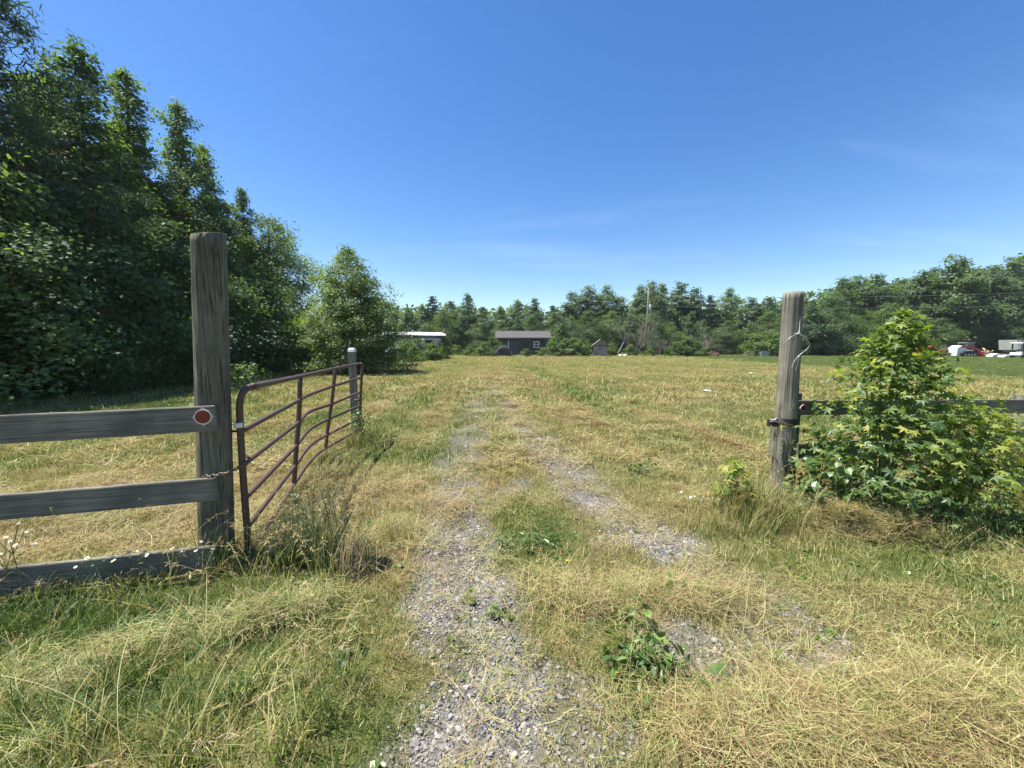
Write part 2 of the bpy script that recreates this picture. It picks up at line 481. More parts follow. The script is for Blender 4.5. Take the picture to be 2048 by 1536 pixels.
GRAVEL = []
for line, k in (
    ([(950, 1700, .38), (950, 1530, .40), (955, 1400, .37), (935, 1300, .31), (945, 1200, .31), (935, 1130, .29), (905, 1060, .26)], .94),
    ([(905, 1060, .30), (900, 1000, .30), (920, 930, .32), (938, 875, .38), (950, 830, .40), (952, 800, .36), (950, 770, .34)], 0.48),
    ([(950, 770, .34), (949, 740, .30), (946, 715, .3)], 0.35),
    ([(1345, 1085, .26), (1275, 1060, .32), (1215, 1020, .30), (1175, 985, .30)], 0.92),
    ([(1175, 985, .30), (1130, 930, .34), (1085, 890, .36), (1045, 850, .40), (1020, 825, .40), (1000, 795, .34), (985, 765, .30)], 0.58),
    ([(985, 765, .30), (970, 740, .28), (955, 716, .3)], 0.32),
    ([(1060, 968, .20), (1000, 985, .16)], 0.55),
    ([(1345, 1085, .25), (1430, 1140, .28), (1540, 1220, .28), (1600, 1290, .26), (1660, 1370, .24), (1730, 1440, .2), (1800, 1530, .2)], 0.36),
    ([(1440, 1290, .22), (1380, 1330, .18)], 0.6),
    ([(1080, 1380, .16), (1150, 1480, .16)], 0.5),
):
    GRAVEL += [(c, k) for c in capsules(line)]

def seg_d(x, y, a, b):
    ax, ay = a; bx, by = b
    dx, dy = bx - ax, by - ay
    t = np.clip(((x - ax) * dx + (y - ay) * dy) / (dx * dx + dy * dy + 1e-9), 0, 1)
    return np.hypot(x - ax - t * dx, y - ay - t * dy), t

def gravel(x, y):
    wx = x + (fbm(x * 2.2, y * 2.2, 51, 3) - .5) * 0.5
    wy = y + (fbm(x * 2.2, y * 2.2, 61, 3) - .5) * 0.5
    g = np.zeros_like(wx)
    for (a, b, r0, r1), k in GRAVEL:
        d, t = seg_d(wx, wy, a, b)
        r = r0 + (r1 - r0) * t
        g = np.maximum(g, k * (1 - sstep(0.6, 1.35, d / r)))
    return g * (0.50 + 0.50 * sstep(.30, .55, fbm(x * 3.1, y * 3.1, 57, 3)))

def blobs(x, y, lst):
    s = np.zeros_like(x)
    for (u, v, rx, ry, k) in lst:
        cx, cy = G(u, v)
        s = s + k * np.exp(-(((x - cx) / rx) ** 2 + ((y - cy) / ry) ** 2))
    return s

TINT = [  # + green, - straw
    (1070, 1060, .45, .42, .42), (1000, 1015, .35, .3, .20), (1100, 1110, .3, .2, .25),
    (250, 1230, 1.3, .30, .40), (20, 1260, .9, .35, .36), (600, 1120, .5, .35, .30), (850, 900, .9, 1.3, .24),
    (820, 1010, .4, .6, .12), (1290, 1330, .25, .2, .34), (1250, 1230, .4, .22, .14), (1460, 1090, .5, .35, .26),
    (1900, 1130, 1.0, .45, .22), (1700, 1150, .6, .3, .14), (760, 1480, .25, .25, .22), (600, 1500, .6, .4, .14), (450, 1400, .6, .25, .12), (200, 1400, .5, .15, .10),
    (1250, 1500, .16, .14, .22), (1720, 1370, .12, .08, .3), (1950, 1280, .5, .3, .10),
    (1300, 870, 2.2, .5, .18), (1180, 790, 1.4, 1.6, .16), (1650, 850, 1.4, .8, .16), (1320, 930, .9, .35, .16),
    (780, 1120, .35, .3, -.22), (900, 1010, .5, .3, -.24), (1350, 1190, .5, .15, -.26), (1200, 1180, .3, .1, -.2),
    (1800, 1450, .7, .35, -.22), (1450, 1480, .4, .25, -.24), (1600, 1500, .5, .2, -.18), (100, 1060, 1.6, .6, -.24), (300, 980, 1.4, .7, -.16),
    (250, 1310, .6, .08, -.22), (520, 1245, .4, .09, -.2), (1700, 1060, .5, .25, -.25), (1850, 1200, .35, .15, -.28), (1350, 1000, .9, .5, -.14),
    (700, 1250, .35, .3, -.06), (1150, 1100, .2, .1, -.1),
]
def lawn(x, y):
    e = (fbm(x * .25, y * .25, 5, 3) - .5) * 5
    return sstep(22.5, 25.5, x + e) * sstep(17.5, 20.5, y + e * .5)

def tint_map(x, y):
    r = np.hypot(x, y)
    # rows left by the mower run towards the shed and swing across on the right
    al = (x + 0.075 * y)
    rows = vnoise(al * 0.85, y * 0.05, 3) * .6 + vnoise(al * 2.3, y * 0.12, 4) * .4
    cross = vnoise(x * 0.10 + 30, (y - 0.02 * x * x * 0.1) * 0.75, 8) * .6 + vnoise(x * .22, y * 1.7, 9) * .4
    wl = al + (vnoise(al * .3, y * .06, 81) - .5) * .8
    rows = rows - .62 * np.exp(-(((wl / 1.75) % 1.0 - .5) / .15) ** 2) * (.45 + .8 * vnoise(wl * .4, y * .15, 83)) + .13
    k = sstep(1.5, 9.0, x + (fbm(x * .2, y * .2, 77, 2) - .5) * 8)
    st = rows * (1 - k) + cross * k
    t = 0.45 + (st - .5) * 0.62 * sstep(3, 9, r) + (fbm(x * 0.9, y * 0.9, 21, 4) - .5) * 0.70
    t = t + (fbm(x * .22, y * .22, 33, 3) - .5) * 0.30
    t = t + blobs(x, y, TINT) + .12 * sstep(-.3, -.9, x) * (1 - sstep(2.6, 3.2, y))
    # the two wheel tracks further out are strawy, the strip between them green
    cxl = -0.95 - 0.058 * (y - 7)
    f = sstep(8.5, 11, y) * (1 - sstep(60, 66, y))
    t = t - 0.14 * f * np.exp(-((x - cxl) / .3) ** 2) - 0.14 * f * np.exp(-((x - cxl - 1.5) / .3) ** 2) + 0.10 * f * np.exp(-((x - cxl - .75) / .35) ** 2)
    t = t + 0.10 * sstep(-6, -11, x) * sstep(8, 12, y)
    lw = lawn(x, y)
    t = t * (1 - lw) + lw * (0.93 + (fbm(x * .5, y * .5, 2, 3) - .5) * .16)
    return t

TALL = [
    (250, 1225, 1.3, .20, .50), (620, 1120, .40, .22, .85), (460, 1150, .30, .14, .45), (50, 1270, .7, .22, .50), (800, 1080, .3, .5, .55), (790, 960, .3, .8, .45),
    (1490, 1040, .32, .24, 1.2), (1570, 1050, .35, .16, 1.1), (1420, 1090, .4, .3, .5), (760, 1500, .22, .25, .55), (450, 1470, .7, .3, .62), (650, 1400, .5, .4, .55), (300, 1480, .6, .25, .55), (1150, 1300, .35, .25, .22), (1850, 1180, .8, .3, .25), (1950, 1300, .5, .3, .22),
    (715, 880, .35, .6, .7), (1280, 1370, .2, .15, .35), (1950, 1080, .8, .25, .4), (1070, 1070, .4, .3, .25), (540, 1000, .25, .5, .4),
    (150, 1420, .8, .3, .3),
]
def tall_map(x, y):
    return np.clip(blobs(x, y, TALL) * (0.55 + 0.9 * fbm(x * 1.8, y * 1.8, 14, 3)), 0, 1.2) \
        + 0.75 * sstep(-11.5, -13.5, x) * sstep(8, 11, y) * (1 - sstep(30, 34, y))

MOUND = [
    (250, 1310, .22, .04, .02), (400, 1270, .16, .045, .03), (520, 1240, .14, .05, .04), (610, 1215, .11, .05, .03), (100, 1370, .2, .05, .02),
    (1690, 1070, .22, .11, .26), (1765, 1060, .16, .10, .14), (1900, 1430, .5, .14, .06), (1650, 1470, .4, .12, .03), (1480, 1500, .3, .12, .03),
    (1250, 1200, .35, .12, .04), (1400, 1195, .3, .08, .03), (150, 1040, .9, .25, .06),
]
def height(x, y):
    x = np.asarray(x, float); y = np.asarray(y, float)
    r = np.hypot(x, y)
    z = (fbm(x * .9, y * .9, 90, 3) - .5) * 0.09 + (fbm(x * 3.5, y * 3.5, 95, 2) - .5) * 0.03 * (1 - sstep(10, 20, r))
    z = z - 0.03 * gravel(x, y)
    z = z + blobs(x, y, MOUND)
    return z

def hz(x, y):
    return float(height(np.array([x]), np.array([y]))[0])

# ------------------------------------------------------------------ ground
def axis(lo, hi, mid, fine, grow):
    a = [mid]; s = fine
    while a[-1] < hi: a.append(a[-1] + s); s *= grow
    b = [mid]; s = fine
    while b[-1] > lo: b.append(b[-1] - s); s *= grow
    return np.array(sorted(set(b[1:] + a)))

gx = axis(-700, 700, 0, 0.045, 1.036)
gy = np.concatenate([np.linspace(-60, 0.2, 18), axis(0.9, 900, 0.9, 0.035, 1.028)])
GX, GY = np.meshgrid(gx, gy)
fx, fy = GX.ravel(), GY.ravel()
fz = height(fx, fy)
nx, ny = len(gx), len(gy)
ii = (np.arange(ny - 1)[:, None] * nx + np.arange(nx - 1)[None, :]).ravel()
me = np_mesh('ground', np.stack([fx, fy, fz], 1), np.stack([ii, ii + 1, ii + nx + 1, ii + nx], 1), True)
vattr(me, 'gravel', gravel(fx, fy))
vattr(me, 'tint', np.clip(tint_map(fx, fy), 0, 1))

def ground_mat():
    m, t, out = new_mat('field_soil_and_thatch')
    p = nd(t, 'ShaderNodeBsdfPrincipled'); p.inputs['Roughness'].default_value = 0.95; p.inputs['Specular IOR Level'].default_value = 0.1
    geo = nd(t, 'ShaderNodeNewGeometry')
    ag = nd(t, 'ShaderNodeAttribute'); ag.attribute_name = 'gravel'
    at_ = nd(t, 'ShaderNodeAttribute'); at_.attribute_name = 'tint'
    n1 = nd(t, 'ShaderNodeTexNoise'); n1.inputs['Scale'].default_value = 9; n1.inputs['Detail'].default_value = 4; n1.inputs['Roughness'].default_value = 0.72
    t.links.new(geo.outputs['Position'], n1.inputs['Vector'])
    n2 = nd(t, 'ShaderNodeTexNoise'); n2.inputs['Scale'].default_value = 70; n2.inputs['Detail'].default_value = 2; n2.inputs['Roughness'].default_value = 0.7
    t.links.new(geo.outputs['Position'], n2.inputs['Vector'])
    s = math_n(t, 'SUBTRACT', n1.outputs['Fac'], .5)
    s = math_n(t, 'MULTIPLY', s, 0.9)
    s = math_n(t, 'ADD', s, at_.outputs['Fac'], True)
    c = ramp(t, [(0.0, (0.15, 0.11, 0.06)), (0.25, (0.25, 0.20, 0.10)), (0.5, (0.21, 0.19, 0.08)), (0.7, (0.12, 0.14, 0.04)), (1.0, (0.06, 0.09, 0.022))])
    t.links.new(s, c.inputs[0])
    dk = ramp(t, [(0.30, (0.30, 0.27, 0.22)), (0.62, (1, 1, 1))]); t.links.new(n2.outputs['Fac'], dk.inputs[0])
    mul = nd(t, 'ShaderNodeMix', data_type='RGBA', blend_type='MULTIPLY'); mul.inputs['Factor'].default_value = 0.8
    t.links.new(c.outputs[0], mul.inputs['A']); t.links.new(dk.outputs[0], mul.inputs['B'])
    vor = nd(t, 'ShaderNodeTexVoronoi'); vor.inputs['Scale'].default_value = 55
    t.links.new(geo.outputs['Position'], vor.inputs['Vector'])
    gc = ramp(t, [(0.0, (0.11, 0.10, 0.09)), (0.5, (0.19, 0.175, 0.155)), (1.0, (0.26, 0.24, 0.21))])
    t.links.new(vor.outputs['Color'], gc.inputs[0])
    mx = nd(t, 'ShaderNodeMix', data_type='RGBA')
    gf = math_n(t, 'MULTIPLY', ag.outputs['Fac'], 1.2, True)
    t.links.new(gf, mx.inputs['Factor']); t.links.new(mul.outputs['Result'], mx.inputs['A']); t.links.new(gc.outputs[0], mx.inputs['B'])
    t.links.new(mx.outputs['Result'], p.inputs['Base Color'])
    bp = nd(t, 'ShaderNodeBump'); bp.inputs['Strength'].default_value = 0.9; bp.inputs['Distance'].default_value = 0.03
    h = math_n(t, 'ADD', n1.outputs['Fac'], n2.outputs['Fac'])
    t.links.new(h, bp.inputs['Height']); t.links.new(bp.outputs[0], p.inputs['Normal'])
    t.links.new(p.outputs[0], out.inputs['Surface'])
    return m
ground = link('ground', me, ground_mat())
tag(ground, 'mown hay field with a worn gravel track running through it', kind='structure')

# ------------------------------------------------------------------ scattered stuff
def scatter(name, label, protos, x, y, z, rot, scl, tint, mat):
    """one stuff object: prototypes placed on points by geometry nodes"""
    n = len(x)
    me = bpy.data.meshes.new(name)
    me.vertices.add(n)
    me.vertices.foreach_set('co', np.stack([x, y, z], 1).astype(np.float32).ravel())
    a = me.attributes.new('rot', 'FLOAT_VECTOR', 'POINT'); a.data.foreach_set('vector', rot.astype(np.float32).ravel())
    vattr(me, 'scl', scl); vattr(me, 'tint', np.clip(tint, 0, 1))
    ia = me.attributes.new('idx', 'INT', 'POINT'); ia.data.foreach_set('value', rng.integers(0, len(protos), n).astype(np.int32))
    me.update()
    c = bpy.data.collections.new(name + '_kinds')
    for i, pm in enumerate(protos):
        if not pm.materials: pm.materials.append(mat)
        c.objects.link(bpy.data.objects.new('%s_kind' % name, pm))
    o = link(name, me)
    g = bpy.data.node_groups.new(name, 'GeometryNodeTree')
    g.interface.new_socket('Geometry', in_out='INPUT', socket_type='NodeSocketGeometry')
    g.interface.new_socket('Geometry', in_out='OUTPUT', socket_type='NodeSocketGeometry')
    gi = g.nodes.new('NodeGroupInput'); go = g.nodes.new('NodeGroupOutput')
    ci = g.nodes.new('GeometryNodeCollectionInfo'); ci.inputs['Collection'].default_value = c
    ci.inputs['Separate Children'].default_value = True; ci.inputs['Reset Children'].default_value = True
    iop = g.nodes.new('GeometryNodeInstanceOnPoints'); iop.inputs['Pick Instance'].default_value = True
    def na(nm, typ):
        q = g.nodes.new('GeometryNodeInputNamedAttribute'); q.data_type = typ; q.inputs['Name'].default_value = nm
        return q.outputs['Attribute']
    g.links.new(gi.outputs[0], iop.inputs['Points']); g.links.new(ci.outputs[0], iop.inputs['Instance'])
    g.links.new(na('idx', 'INT'), iop.inputs['Instance Index'])
    g.links.new(na('rot', 'FLOAT_VECTOR'), iop.inputs['Rotation'])
    g.links.new(na('scl', 'FLOAT'), iop.inputs['Scale'])
    g.links.new(iop.outputs[0], go.inputs[0])
    mod = o.modifiers.new('scatter', 'NODES'); mod.node_group = g
    return tag(o, label, kind='stuff')

def baked(name, label, groups, mat):
    """one stuff object: real blades; groups = list of (protos, x, y, z, rot, scl, tint), all protos of one face size"""
    Vs, Fs, A, T, n = [], [], [], [], 0
    for protos, x, y, z, rot, scl, tint in groups:
        pick = rng.integers(0, len(protos), len(x))
        cx, sx = np.cos(rot[:, 0]), np.sin(rot[:, 0]); cy, sy = np.cos(rot[:, 1]), np.sin(rot[:, 1]); cz, sz = np.cos(rot[:, 2]), np.sin(rot[:, 2])
        Rm = np.stack([np.stack([cy * cz, sx * sy * cz - cx * sz, cx * sy * cz + sx * sz], 1), np.stack([cy * sz, sx * sy * sz + cx * cz, cx * sy * sz - sx * cz], 1), np.stack([-sy, sx * cy, cx * cy], 1)], 1)
        P = np.stack([x, y, z], 1)
        for k, (v, f, a) in enumerate(protos):
            m = np.nonzero(pick == k)[0]
            if not len(m): continue
            W = np.einsum('nij,vj->nvi', Rm[m], v) * scl[m][:, None, None] + P[m][:, None, :]
            Vs.append(W.reshape(-1, 3).astype(np.float32))
            Fs.append((f[None] + (np.arange(len(m)) * len(v))[:, None, None] + n).reshape(-1, f.shape[1]))
            n += len(m) * len(v)
            A.append(np.tile(a, len(m))); T.append(np.repeat(tint[m] + rng.uniform(-.08, .08, len(m)), len(v)))
    me = np_mesh(name, np.concatenate(Vs), np.concatenate(Fs))
    vattr(me, 'lv', np.concatenate(A)); vattr(me, 'tint', np.clip(np.concatenate(T), 0, 1))
    o = link(name, me, mat)
    return tag(o, label, kind='stuff')

def tri_blades(n, spread, hmin, hmax, width, lean, seed):
    """short straight blades, one triangle each"""
    r = np.random.default_rng(seed)
    ang = r.uniform(0, 6.283, n); rad = spread * np.sqrt(r.uniform(0, 1, n))
    b = np.stack([rad * np.cos(ang), rad * np.sin(ang), np.full(n, -.008)], 1)
    d = r.uniform(0, 6.283, n); ln = np.abs(r.normal(0, lean, n)) + .05; h = r.uniform(hmin, hmax, n)
    t = b + h[:, None] * np.stack([np.cos(d) * np.sin(ln), np.sin(d) * np.sin(ln), np.cos(ln)], 1)
    w = (width * r.uniform(.6, 1.3, n))[:, None]; e = d + r.normal(1.57, .5, n); s_ = np.stack([np.cos(e), np.sin(e), np.zeros(n)], 1)
    V = np.stack([b - s_ * w / 2, b + s_ * w / 2, t], 1).reshape(-1, 3)
    return V, np.arange(3 * n).reshape(n, 3), np.repeat(r.uniform(0, 1, n), 3)

def blades(n, spread, hmin, hmax, width, lean, seg=2, curl=0.6, seed=0, flat=False):
    """a tuft of grass blades as (V, F tris-as-quads, lv)"""
    r = np.random.default_rng(seed)
    V, F, A = [], [], []
    for i in range(n):
        ang = r.uniform(0, 2 * np.pi); rad = spread * np.sqrt(r.uniform(0, 1))
        bx, by = rad * np.cos(ang), rad * np.sin(ang)
        h = r.uniform(hmin, hmax)
        d = r.uniform(0, 2 * np.pi)
        ln = abs(r.normal(0, lean)) + 0.05
        w = width * r.uniform(.6, 1.3)
        side = np.array([-np.sin(d), np.cos(d), 0])
        p = np.array([bx, by, -0.01 if not flat else r.uniform(0.0, 0.05)])
        el = (np.pi / 2 - ln) if not flat else r.normal(0.06, 0.16)
        tw = r.normal(0, curl) / seg
        base = len(V)
        dd = d
        for s in range(seg + 1):
            f = s / seg
            ww = w * (1 - 0.85 * f ** 1.5) if not flat else w * (1 - 0.4 * f)
            V += [p - side * ww / 2, p + side * ww / 2]
            stp = h / seg
            p = p + stp * np.array([np.cos(dd) * np.cos(el), np.sin(dd) * np.cos(el), np.sin(el)])
            if flat:
                el = el * .6 + r.normal(0, .1); dd += tw
            else:
                el -= curl * r.uniform(.3, 1.0) / seg * 1.4
                dd += r.normal(0, .15)
        for s in range(seg):
            a = base + 2 * s
            F.append((a, a + 1, a + 3, a + 2))
        val = r.uniform(0, 1)
        A += [val] * (2 * (seg + 1))
    return np.array(V), np.array(F), np.array(A)

def proto(name, *parts):
    V, F, A, n = [], [], [], 0
    for v, f, a in parts:
        V.append(v); F.append(f + n); A.append(a); n += len(v)
    me = np_mesh(name, np.concatenate(V), np.concatenate(F))
    vattr(me, 'lv', np.concatenate(A))
    return me

def area_points(y0, y1, dens, margin=2.0, k=1.42):
    """uniform random points over the trapezium the place shows between distances y0 and y1"""
    wmax = k * y1 + margin
    n = int(dens * (y1 - y0) * 2 * wmax)
    y = rng.uniform(y0, y1, n); x = rng.uniform(-wmax, wmax, n)
    keep = np.abs(x) < k * y + margin
    return x[keep], y[keep]

def rnd_rot(n, tilt=0.15):
    return np.stack([rng.normal(0, tilt, n), rng.normal(0, tilt, n), rng.uniform(0, 6.283, n)], 1)

# mown stubble
def stubble_zone(y0, y1, dens, nb, w, size, seed):
    protos = [tri_blades(nb, .13, .03, .085, w, .6, seed + i) for i in range(8)]
    x, y = area_points(y0, y1, dens)
    g = gravel(x, y)
    keep = rng.uniform(0, 1, len(x)) > np.clip(g * 1.05, 0, .93)
    x, y, g = x[keep], y[keep], g[keep]
    sc = rng.uniform(.7, 1.35, len(x)) * size * (1 - .45 * np.clip(g, 0, 1))
    return protos, x, y, height(x, y) - .004, rnd_rot(len(x)), sc, tint_map(x, y) + rng.normal(0, .10, len(x)) + .06
baked('mown_grass', 'short mown grass stubble covering the field', [stubble_zone(.8, 5, 100, 72, .0050, 1, 100), stubble_zone(5, 11, 40, 44, .0085, 1.35, 120), stubble_zone(11, 20, 12, 42, .014, 1.9, 140)], M['grass'])
# loose hay lying on top
def hay_zone(y0, y1, dens, nb, w, size, seg, seed):
    protos = [blades(nb, .17, .06, .22, w, 0, seg, .9, seed + i, True) for i in range(8)]
    x, y = area_points(y0, y1, dens)
    t = tint_map(x, y); g = gravel(x, y); tl = tall_map(x, y); mnd = blobs(x, y, MOUND)
    p = np.clip(1.15 - 1.5 * t, .08, 1) * (1 - .48 * g) * (1 - .7 * np.clip(tl, 0, 1)) + np.clip(mnd * 6, 0, 1)
    keep = rng.uniform(0, 1, len(x)) < p
    x, y, t = x[keep], y[keep], t[keep]
    ro = rnd_rot(len(x), .10)
    ro[:, 2] = np.where(rng.uniform(0, 1, len(x)) < .55, rng.normal(2.6, .5, len(x)), ro[:, 2])
    return protos, x, y, height(x, y) + .012 + rng.uniform(0, .025, len(x)), ro, rng.uniform(.6, 1.25, len(x)) * size, np.clip(t * .8, .04, .62) + rng.normal(0, .12, len(x))
baked('loose_hay', 'cut hay and straw lying over the mown field', [hay_zone(.8, 5, 36, 74, .0029, 1, 2, 200), hay_zone(5, 11, 15, 48, .006, 1.25, 1, 220), hay_zone(11, 20, 4, 40, .010, 1.7, 1, 240)], M['grass'])
# extra hay piled on the windrows
px, py, pz = [], [], []
for (u, v, rx, ry, h) in MOUND:
    cx, cy = G(u, v)
    n = int((90 if u < 700 else 220) * rx * ry / .05 * min(1, h / .08)) // 4 + 10
    a = rng.uniform(0, 6.283, n); q = np.sqrt(rng.uniform(0, 1, n)) * 1.3
    px.append(cx + rx * q * np.cos(a)); py.append(cy + ry * q * np.sin(a)); pz.append(rng.uniform(0, .05, n) * (1.3 - q))
x, y, dz = np.concatenate(px), np.concatenate(py), np.concatenate(pz)
keep = y > .7
x, y, dz = x[keep], y[keep], dz[keep]
ro = rnd_rot(len(x), .22); ro[:, 2] = rng.normal(2.9, .7, len(x))
baked('hay_windrow', 'low raked ridges of drying hay in the grass', [([blades(84, .16, .06, .22, .0028, 0, 2, .9, 260 + i, True) for i in range(8)], x, y, height(x, y) + .01 + dz, ro, rng.uniform(.5, 1.05, len(x)),
      np.clip(.28 + rng.normal(0, .14, len(x)) + (x < -.6) * .28, 0, 1))], M['grass'])
# longer standing grass
def tall_zone(y0, y1, dens, nb, seg, size, w, seed):
    protos = [blades(nb, .10, .16, .42, w, .32, seg, 1.1, seed + i) for i in range(8)]
    x, y = area_points(y0, y1, dens)
    tl = tall_map(x, y)
    keep = rng.uniform(0, 1, len(x)) < tl * 1.05 * (1 - gravel(x, y))
    x, y, tl = x[keep], y[keep], tl[keep]
    return protos, x, y, height(x, y) - .01, rnd_rot(len(x), .12), rng.uniform(.45, 1.0, len(x)) * (.5 + .45 * np.clip(tl, 0, 1)) * size, tint_map(x, y) + .12 + rng.normal(0, .12, len(x))
def clump_group():
    """the tallest tufts, left round the posts where the mower did not reach"""
    X, Y_, S_ = [], [], []
    for (u, v, rx, ry, n, sz) in ((1495, 1035, .16, .10, 30, 1.45), (1545, 1045, .12, .07, 18, 1.3), (1450, 1060, .2, .1, 14, 1.0), (455, 1125, .14, .07, 12, 1.1), (620, 1130, .30, .14, 26, 1.1), (725, 890, .16, .2, 12, 1.2), (1620, 1030, .2, .06, 10, 1.1)):
        cx, cy = G(u, v); X.append(cx + rng.normal(0, rx, n)); Y_.append(cy + rng.normal(0, ry, n)); S_.append(np.full(n, sz) * rng.uniform(.7, 1.1, n))
    x, y, sc = np.concatenate(X), np.concatenate(Y_), np.concatenate(S_)
    return [blades(22, .06, .2, .42, .0042, .22, 3, .8, 360 + i) for i in range(6)], x, y, height(x, y) - .01, rnd_rot(len(x), .10), sc, rng.normal(.66, .12, len(x))
baked('long_grass', 'long unmown grass along the fence lines', [tall_zone(.8, 9, 85, 24, 3, 1, .0068, 300), tall_zone(9, 32, 6, 26, 2, 1.6, .012, 330)] + [clump_group()], M['grass'])
# seed stalks
def stalks(seed, n=5):
    r = np.random.default_rng(seed); parts = []
    for i in range(n):
        d = r.uniform(0, 6.283); ln = r.uniform(.1, .45); h = r.uniform(.45, .85)
        pts = []
        p = np.array([r.normal(0, .05), r.normal(0, .05), 0.]); el = np.pi / 2 - ln
        for s in range(8):
            pts.append(p.copy()); p = p + h / 7 * np.array([np.cos(d) * np.cos(el), np.sin(d) * np.cos(el), np.sin(el)]); el -= r.uniform(.03, .20)
        side = np.array([-np.sin(d), np.cos(d), 0])
        V, F, A = [], [], []
        for s, q in enumerate(pts):
            w = .0026 if s < 5 else .0022
            V += [q - side * w / 2, q + side * w / 2]; A += [.35, .35]
        F = [(2 * s, 2 * s + 1, 2 * s + 3, 2 * s + 2) for s in range(7)]
        for k in range(12):  # seed head: drooping spikelets
            s = r.uniform(5.2, 7); i0 = int(s); q = pts[i0] + (pts[min(i0 + 1, 7)] - pts[i0]) * (s - i0)
            dr = r.normal(0, 1, 3); dr[2] = -abs(dr[2]) * .4; dr /= np.linalg.norm(dr)
            e = q + dr * r.uniform(.02, .045); sd = np.cross(dr, [0, 0, 1]) * .0026
            b = len(V); V += [q, (q + e) / 2 - sd, e, (q + e) / 2 + sd]; A += [.1] * 4; F.append((b, b + 1, b + 2, b + 3))
        parts.append((np.array(V), np.array(F), np.array(A)))
    return proto('seed_stalk', *parts)
sp = [stalks(400 + i) for i in range(4)]
px, py = [], []
for (u, v, rx, ry, n) in ((440, 1130, .35, .12, 16), (150, 1210, 1.2, .2, 22), (560, 1140, .3, .25, 14), (1480, 1035, .3, .2, 30), (1590, 1050, .35, .12, 20), (620, 1380, .9, .6, 18), (1950, 1060, .8, .2, 26), (1250, 1300, .6, .4, 16), (820, 1150, .3, .6, 22), (700, 900, .3, .6, 14)):
    cx, cy = G(u, v)
    px.append(cx + rng.normal(0, rx, n)); py.append(cy + rng.normal(0, ry, n))
x, y = np.concatenate(px), np.concatenate(py)
scatter('grass_seed_stalks', 'thin arching grass stalks with drooping seed heads', sp, x, y, height(x, y), rnd_rot(len(x), .12), rng.uniform(.5, 1.0, len(x)), rng.uniform(.12, .6, len(x)), M['grass_i'])
# the field further out
farp = [proto('field_clump', blades(150, .52, .06, .15, .018, .6, 1, .6, 500 + i), blades(70, .5, .15, .4, .014, 0, 1, .7, 520 + i, True)) for i in range(6)]
x, y = area_points(19, 40, 2.6, 4); x2, y2 = area_points(40, 76, 1.3, 4)
x, y = np.concatenate([x, x2]), np.concatenate([y, y2])
lw = lawn(x, y)
scatter('field_grass', 'mown hay field grass stretching back to the trees', farp, x, y, height(x, y) - .02, rnd_rot(len(x), .08),
        rng.uniform(.7, 1.3, len(x)) * (1 + np.clip(y - 25, 0, 70) * .012) * (1 - .4 * lw), tint_map(x, y) + rng.normal(0, .08, len(x)) + .02, M['grass_i'])

# crushed stone
def pebble(seed):
    import bmesh
    r = random.Random(seed)
    bm = bmesh.new()
    bmesh.ops.create_icosphere(bm, subdivisions=1, radius=1)
    s = (r.uniform(.8, 1.3), r.uniform(.6, 1.0), r.uniform(.35, .7))
    for v in bm.verts:
        f = r.uniform(.72, 1.2)
        v.co = Vector((v.co.x * s[0] * f, v.co.y * s[1] * f, v.co.z * s[2] * f))
    me = bpy.data.meshes.new('crushed_stone'); bm.to_mesh(me); bm.free()
    return me
peb = [pebble(i) for i in range(8)]
x, y = area_points(.8, 5, 3600); x2, y2 = area_points(5, 10, 420)
x, y = np.concatenate([x, x2]), np.concatenate([y, y2])
g = gravel(x, y)
keep = rng.uniform(0, 1, len(x)) < np.clip(g * 1.15 - .02, 0, 1)
x, y = x[keep], y[keep]
scatter('gravel', 'grey crushed stone showing in the wheel tracks', peb, x, y, height(x, y) + .003, rng.uniform(-.5, .5, (len(x), 3)) + np.stack([np.zeros(len(x)), np.zeros(len(x)), rng.uniform(0, 6.28, len(x))], 1),
        np.clip(rng.lognormal(-4.92, .42, len(x)), .004, .028) * (1 + .5 * (y > 5)), np.zeros(len(x)), M['stone'])
# small broad-leaved weeds and clover in the turf
def rosette(seed, n=9, ln=.05, w=.022):
    r = np.random.default_rng(seed); V, F, A = [], [], []
    for i in range(n):
        d = r.uniform(0, 6.283); l = ln * r.uniform(.6, 1.3); ww = w * r.uniform(.7, 1.2); el = r.uniform(.1, .9)
        dr = np.array([np.cos(d) * np.cos(el), np.sin(d) * np.cos(el), np.sin(el)]); sd = np.array([-np.sin(d), np.cos(d), 0])
        o = np.array([0, 0, .003]); b = len(V)
        V += [o, o + dr * l * .55 - sd * ww, o + dr * l - np.array([0, 0, l * .2]), o + dr * l * .55 + sd * ww]; F.append((b, b + 1, b + 2, b + 3)); A += [r.uniform(.2, 1)] * 4
    return proto('small_weed', (np.array(V), np.array(F), np.array(A)))
ros = [rosette(600 + i) for i in range(4)]
for m_ in ros: m_.materials.append(M['dock'])
x, y = area_points(.8, 7, 26)
keep = rng.uniform(0, 1, len(x)) < np.clip(fbm(x * 1.1, y * 1.1, 71, 3) * 2.2 - .75, 0.05, 1)
x, y = x[keep], y[keep]
scatter('small_weeds', 'small green broad-leaved weeds dotted through the turf', ros, x, y, height(x, y), rnd_rot(len(x), .2), rng.uniform(.3, .85, len(x)), np.zeros(len(x)), M['dock'])

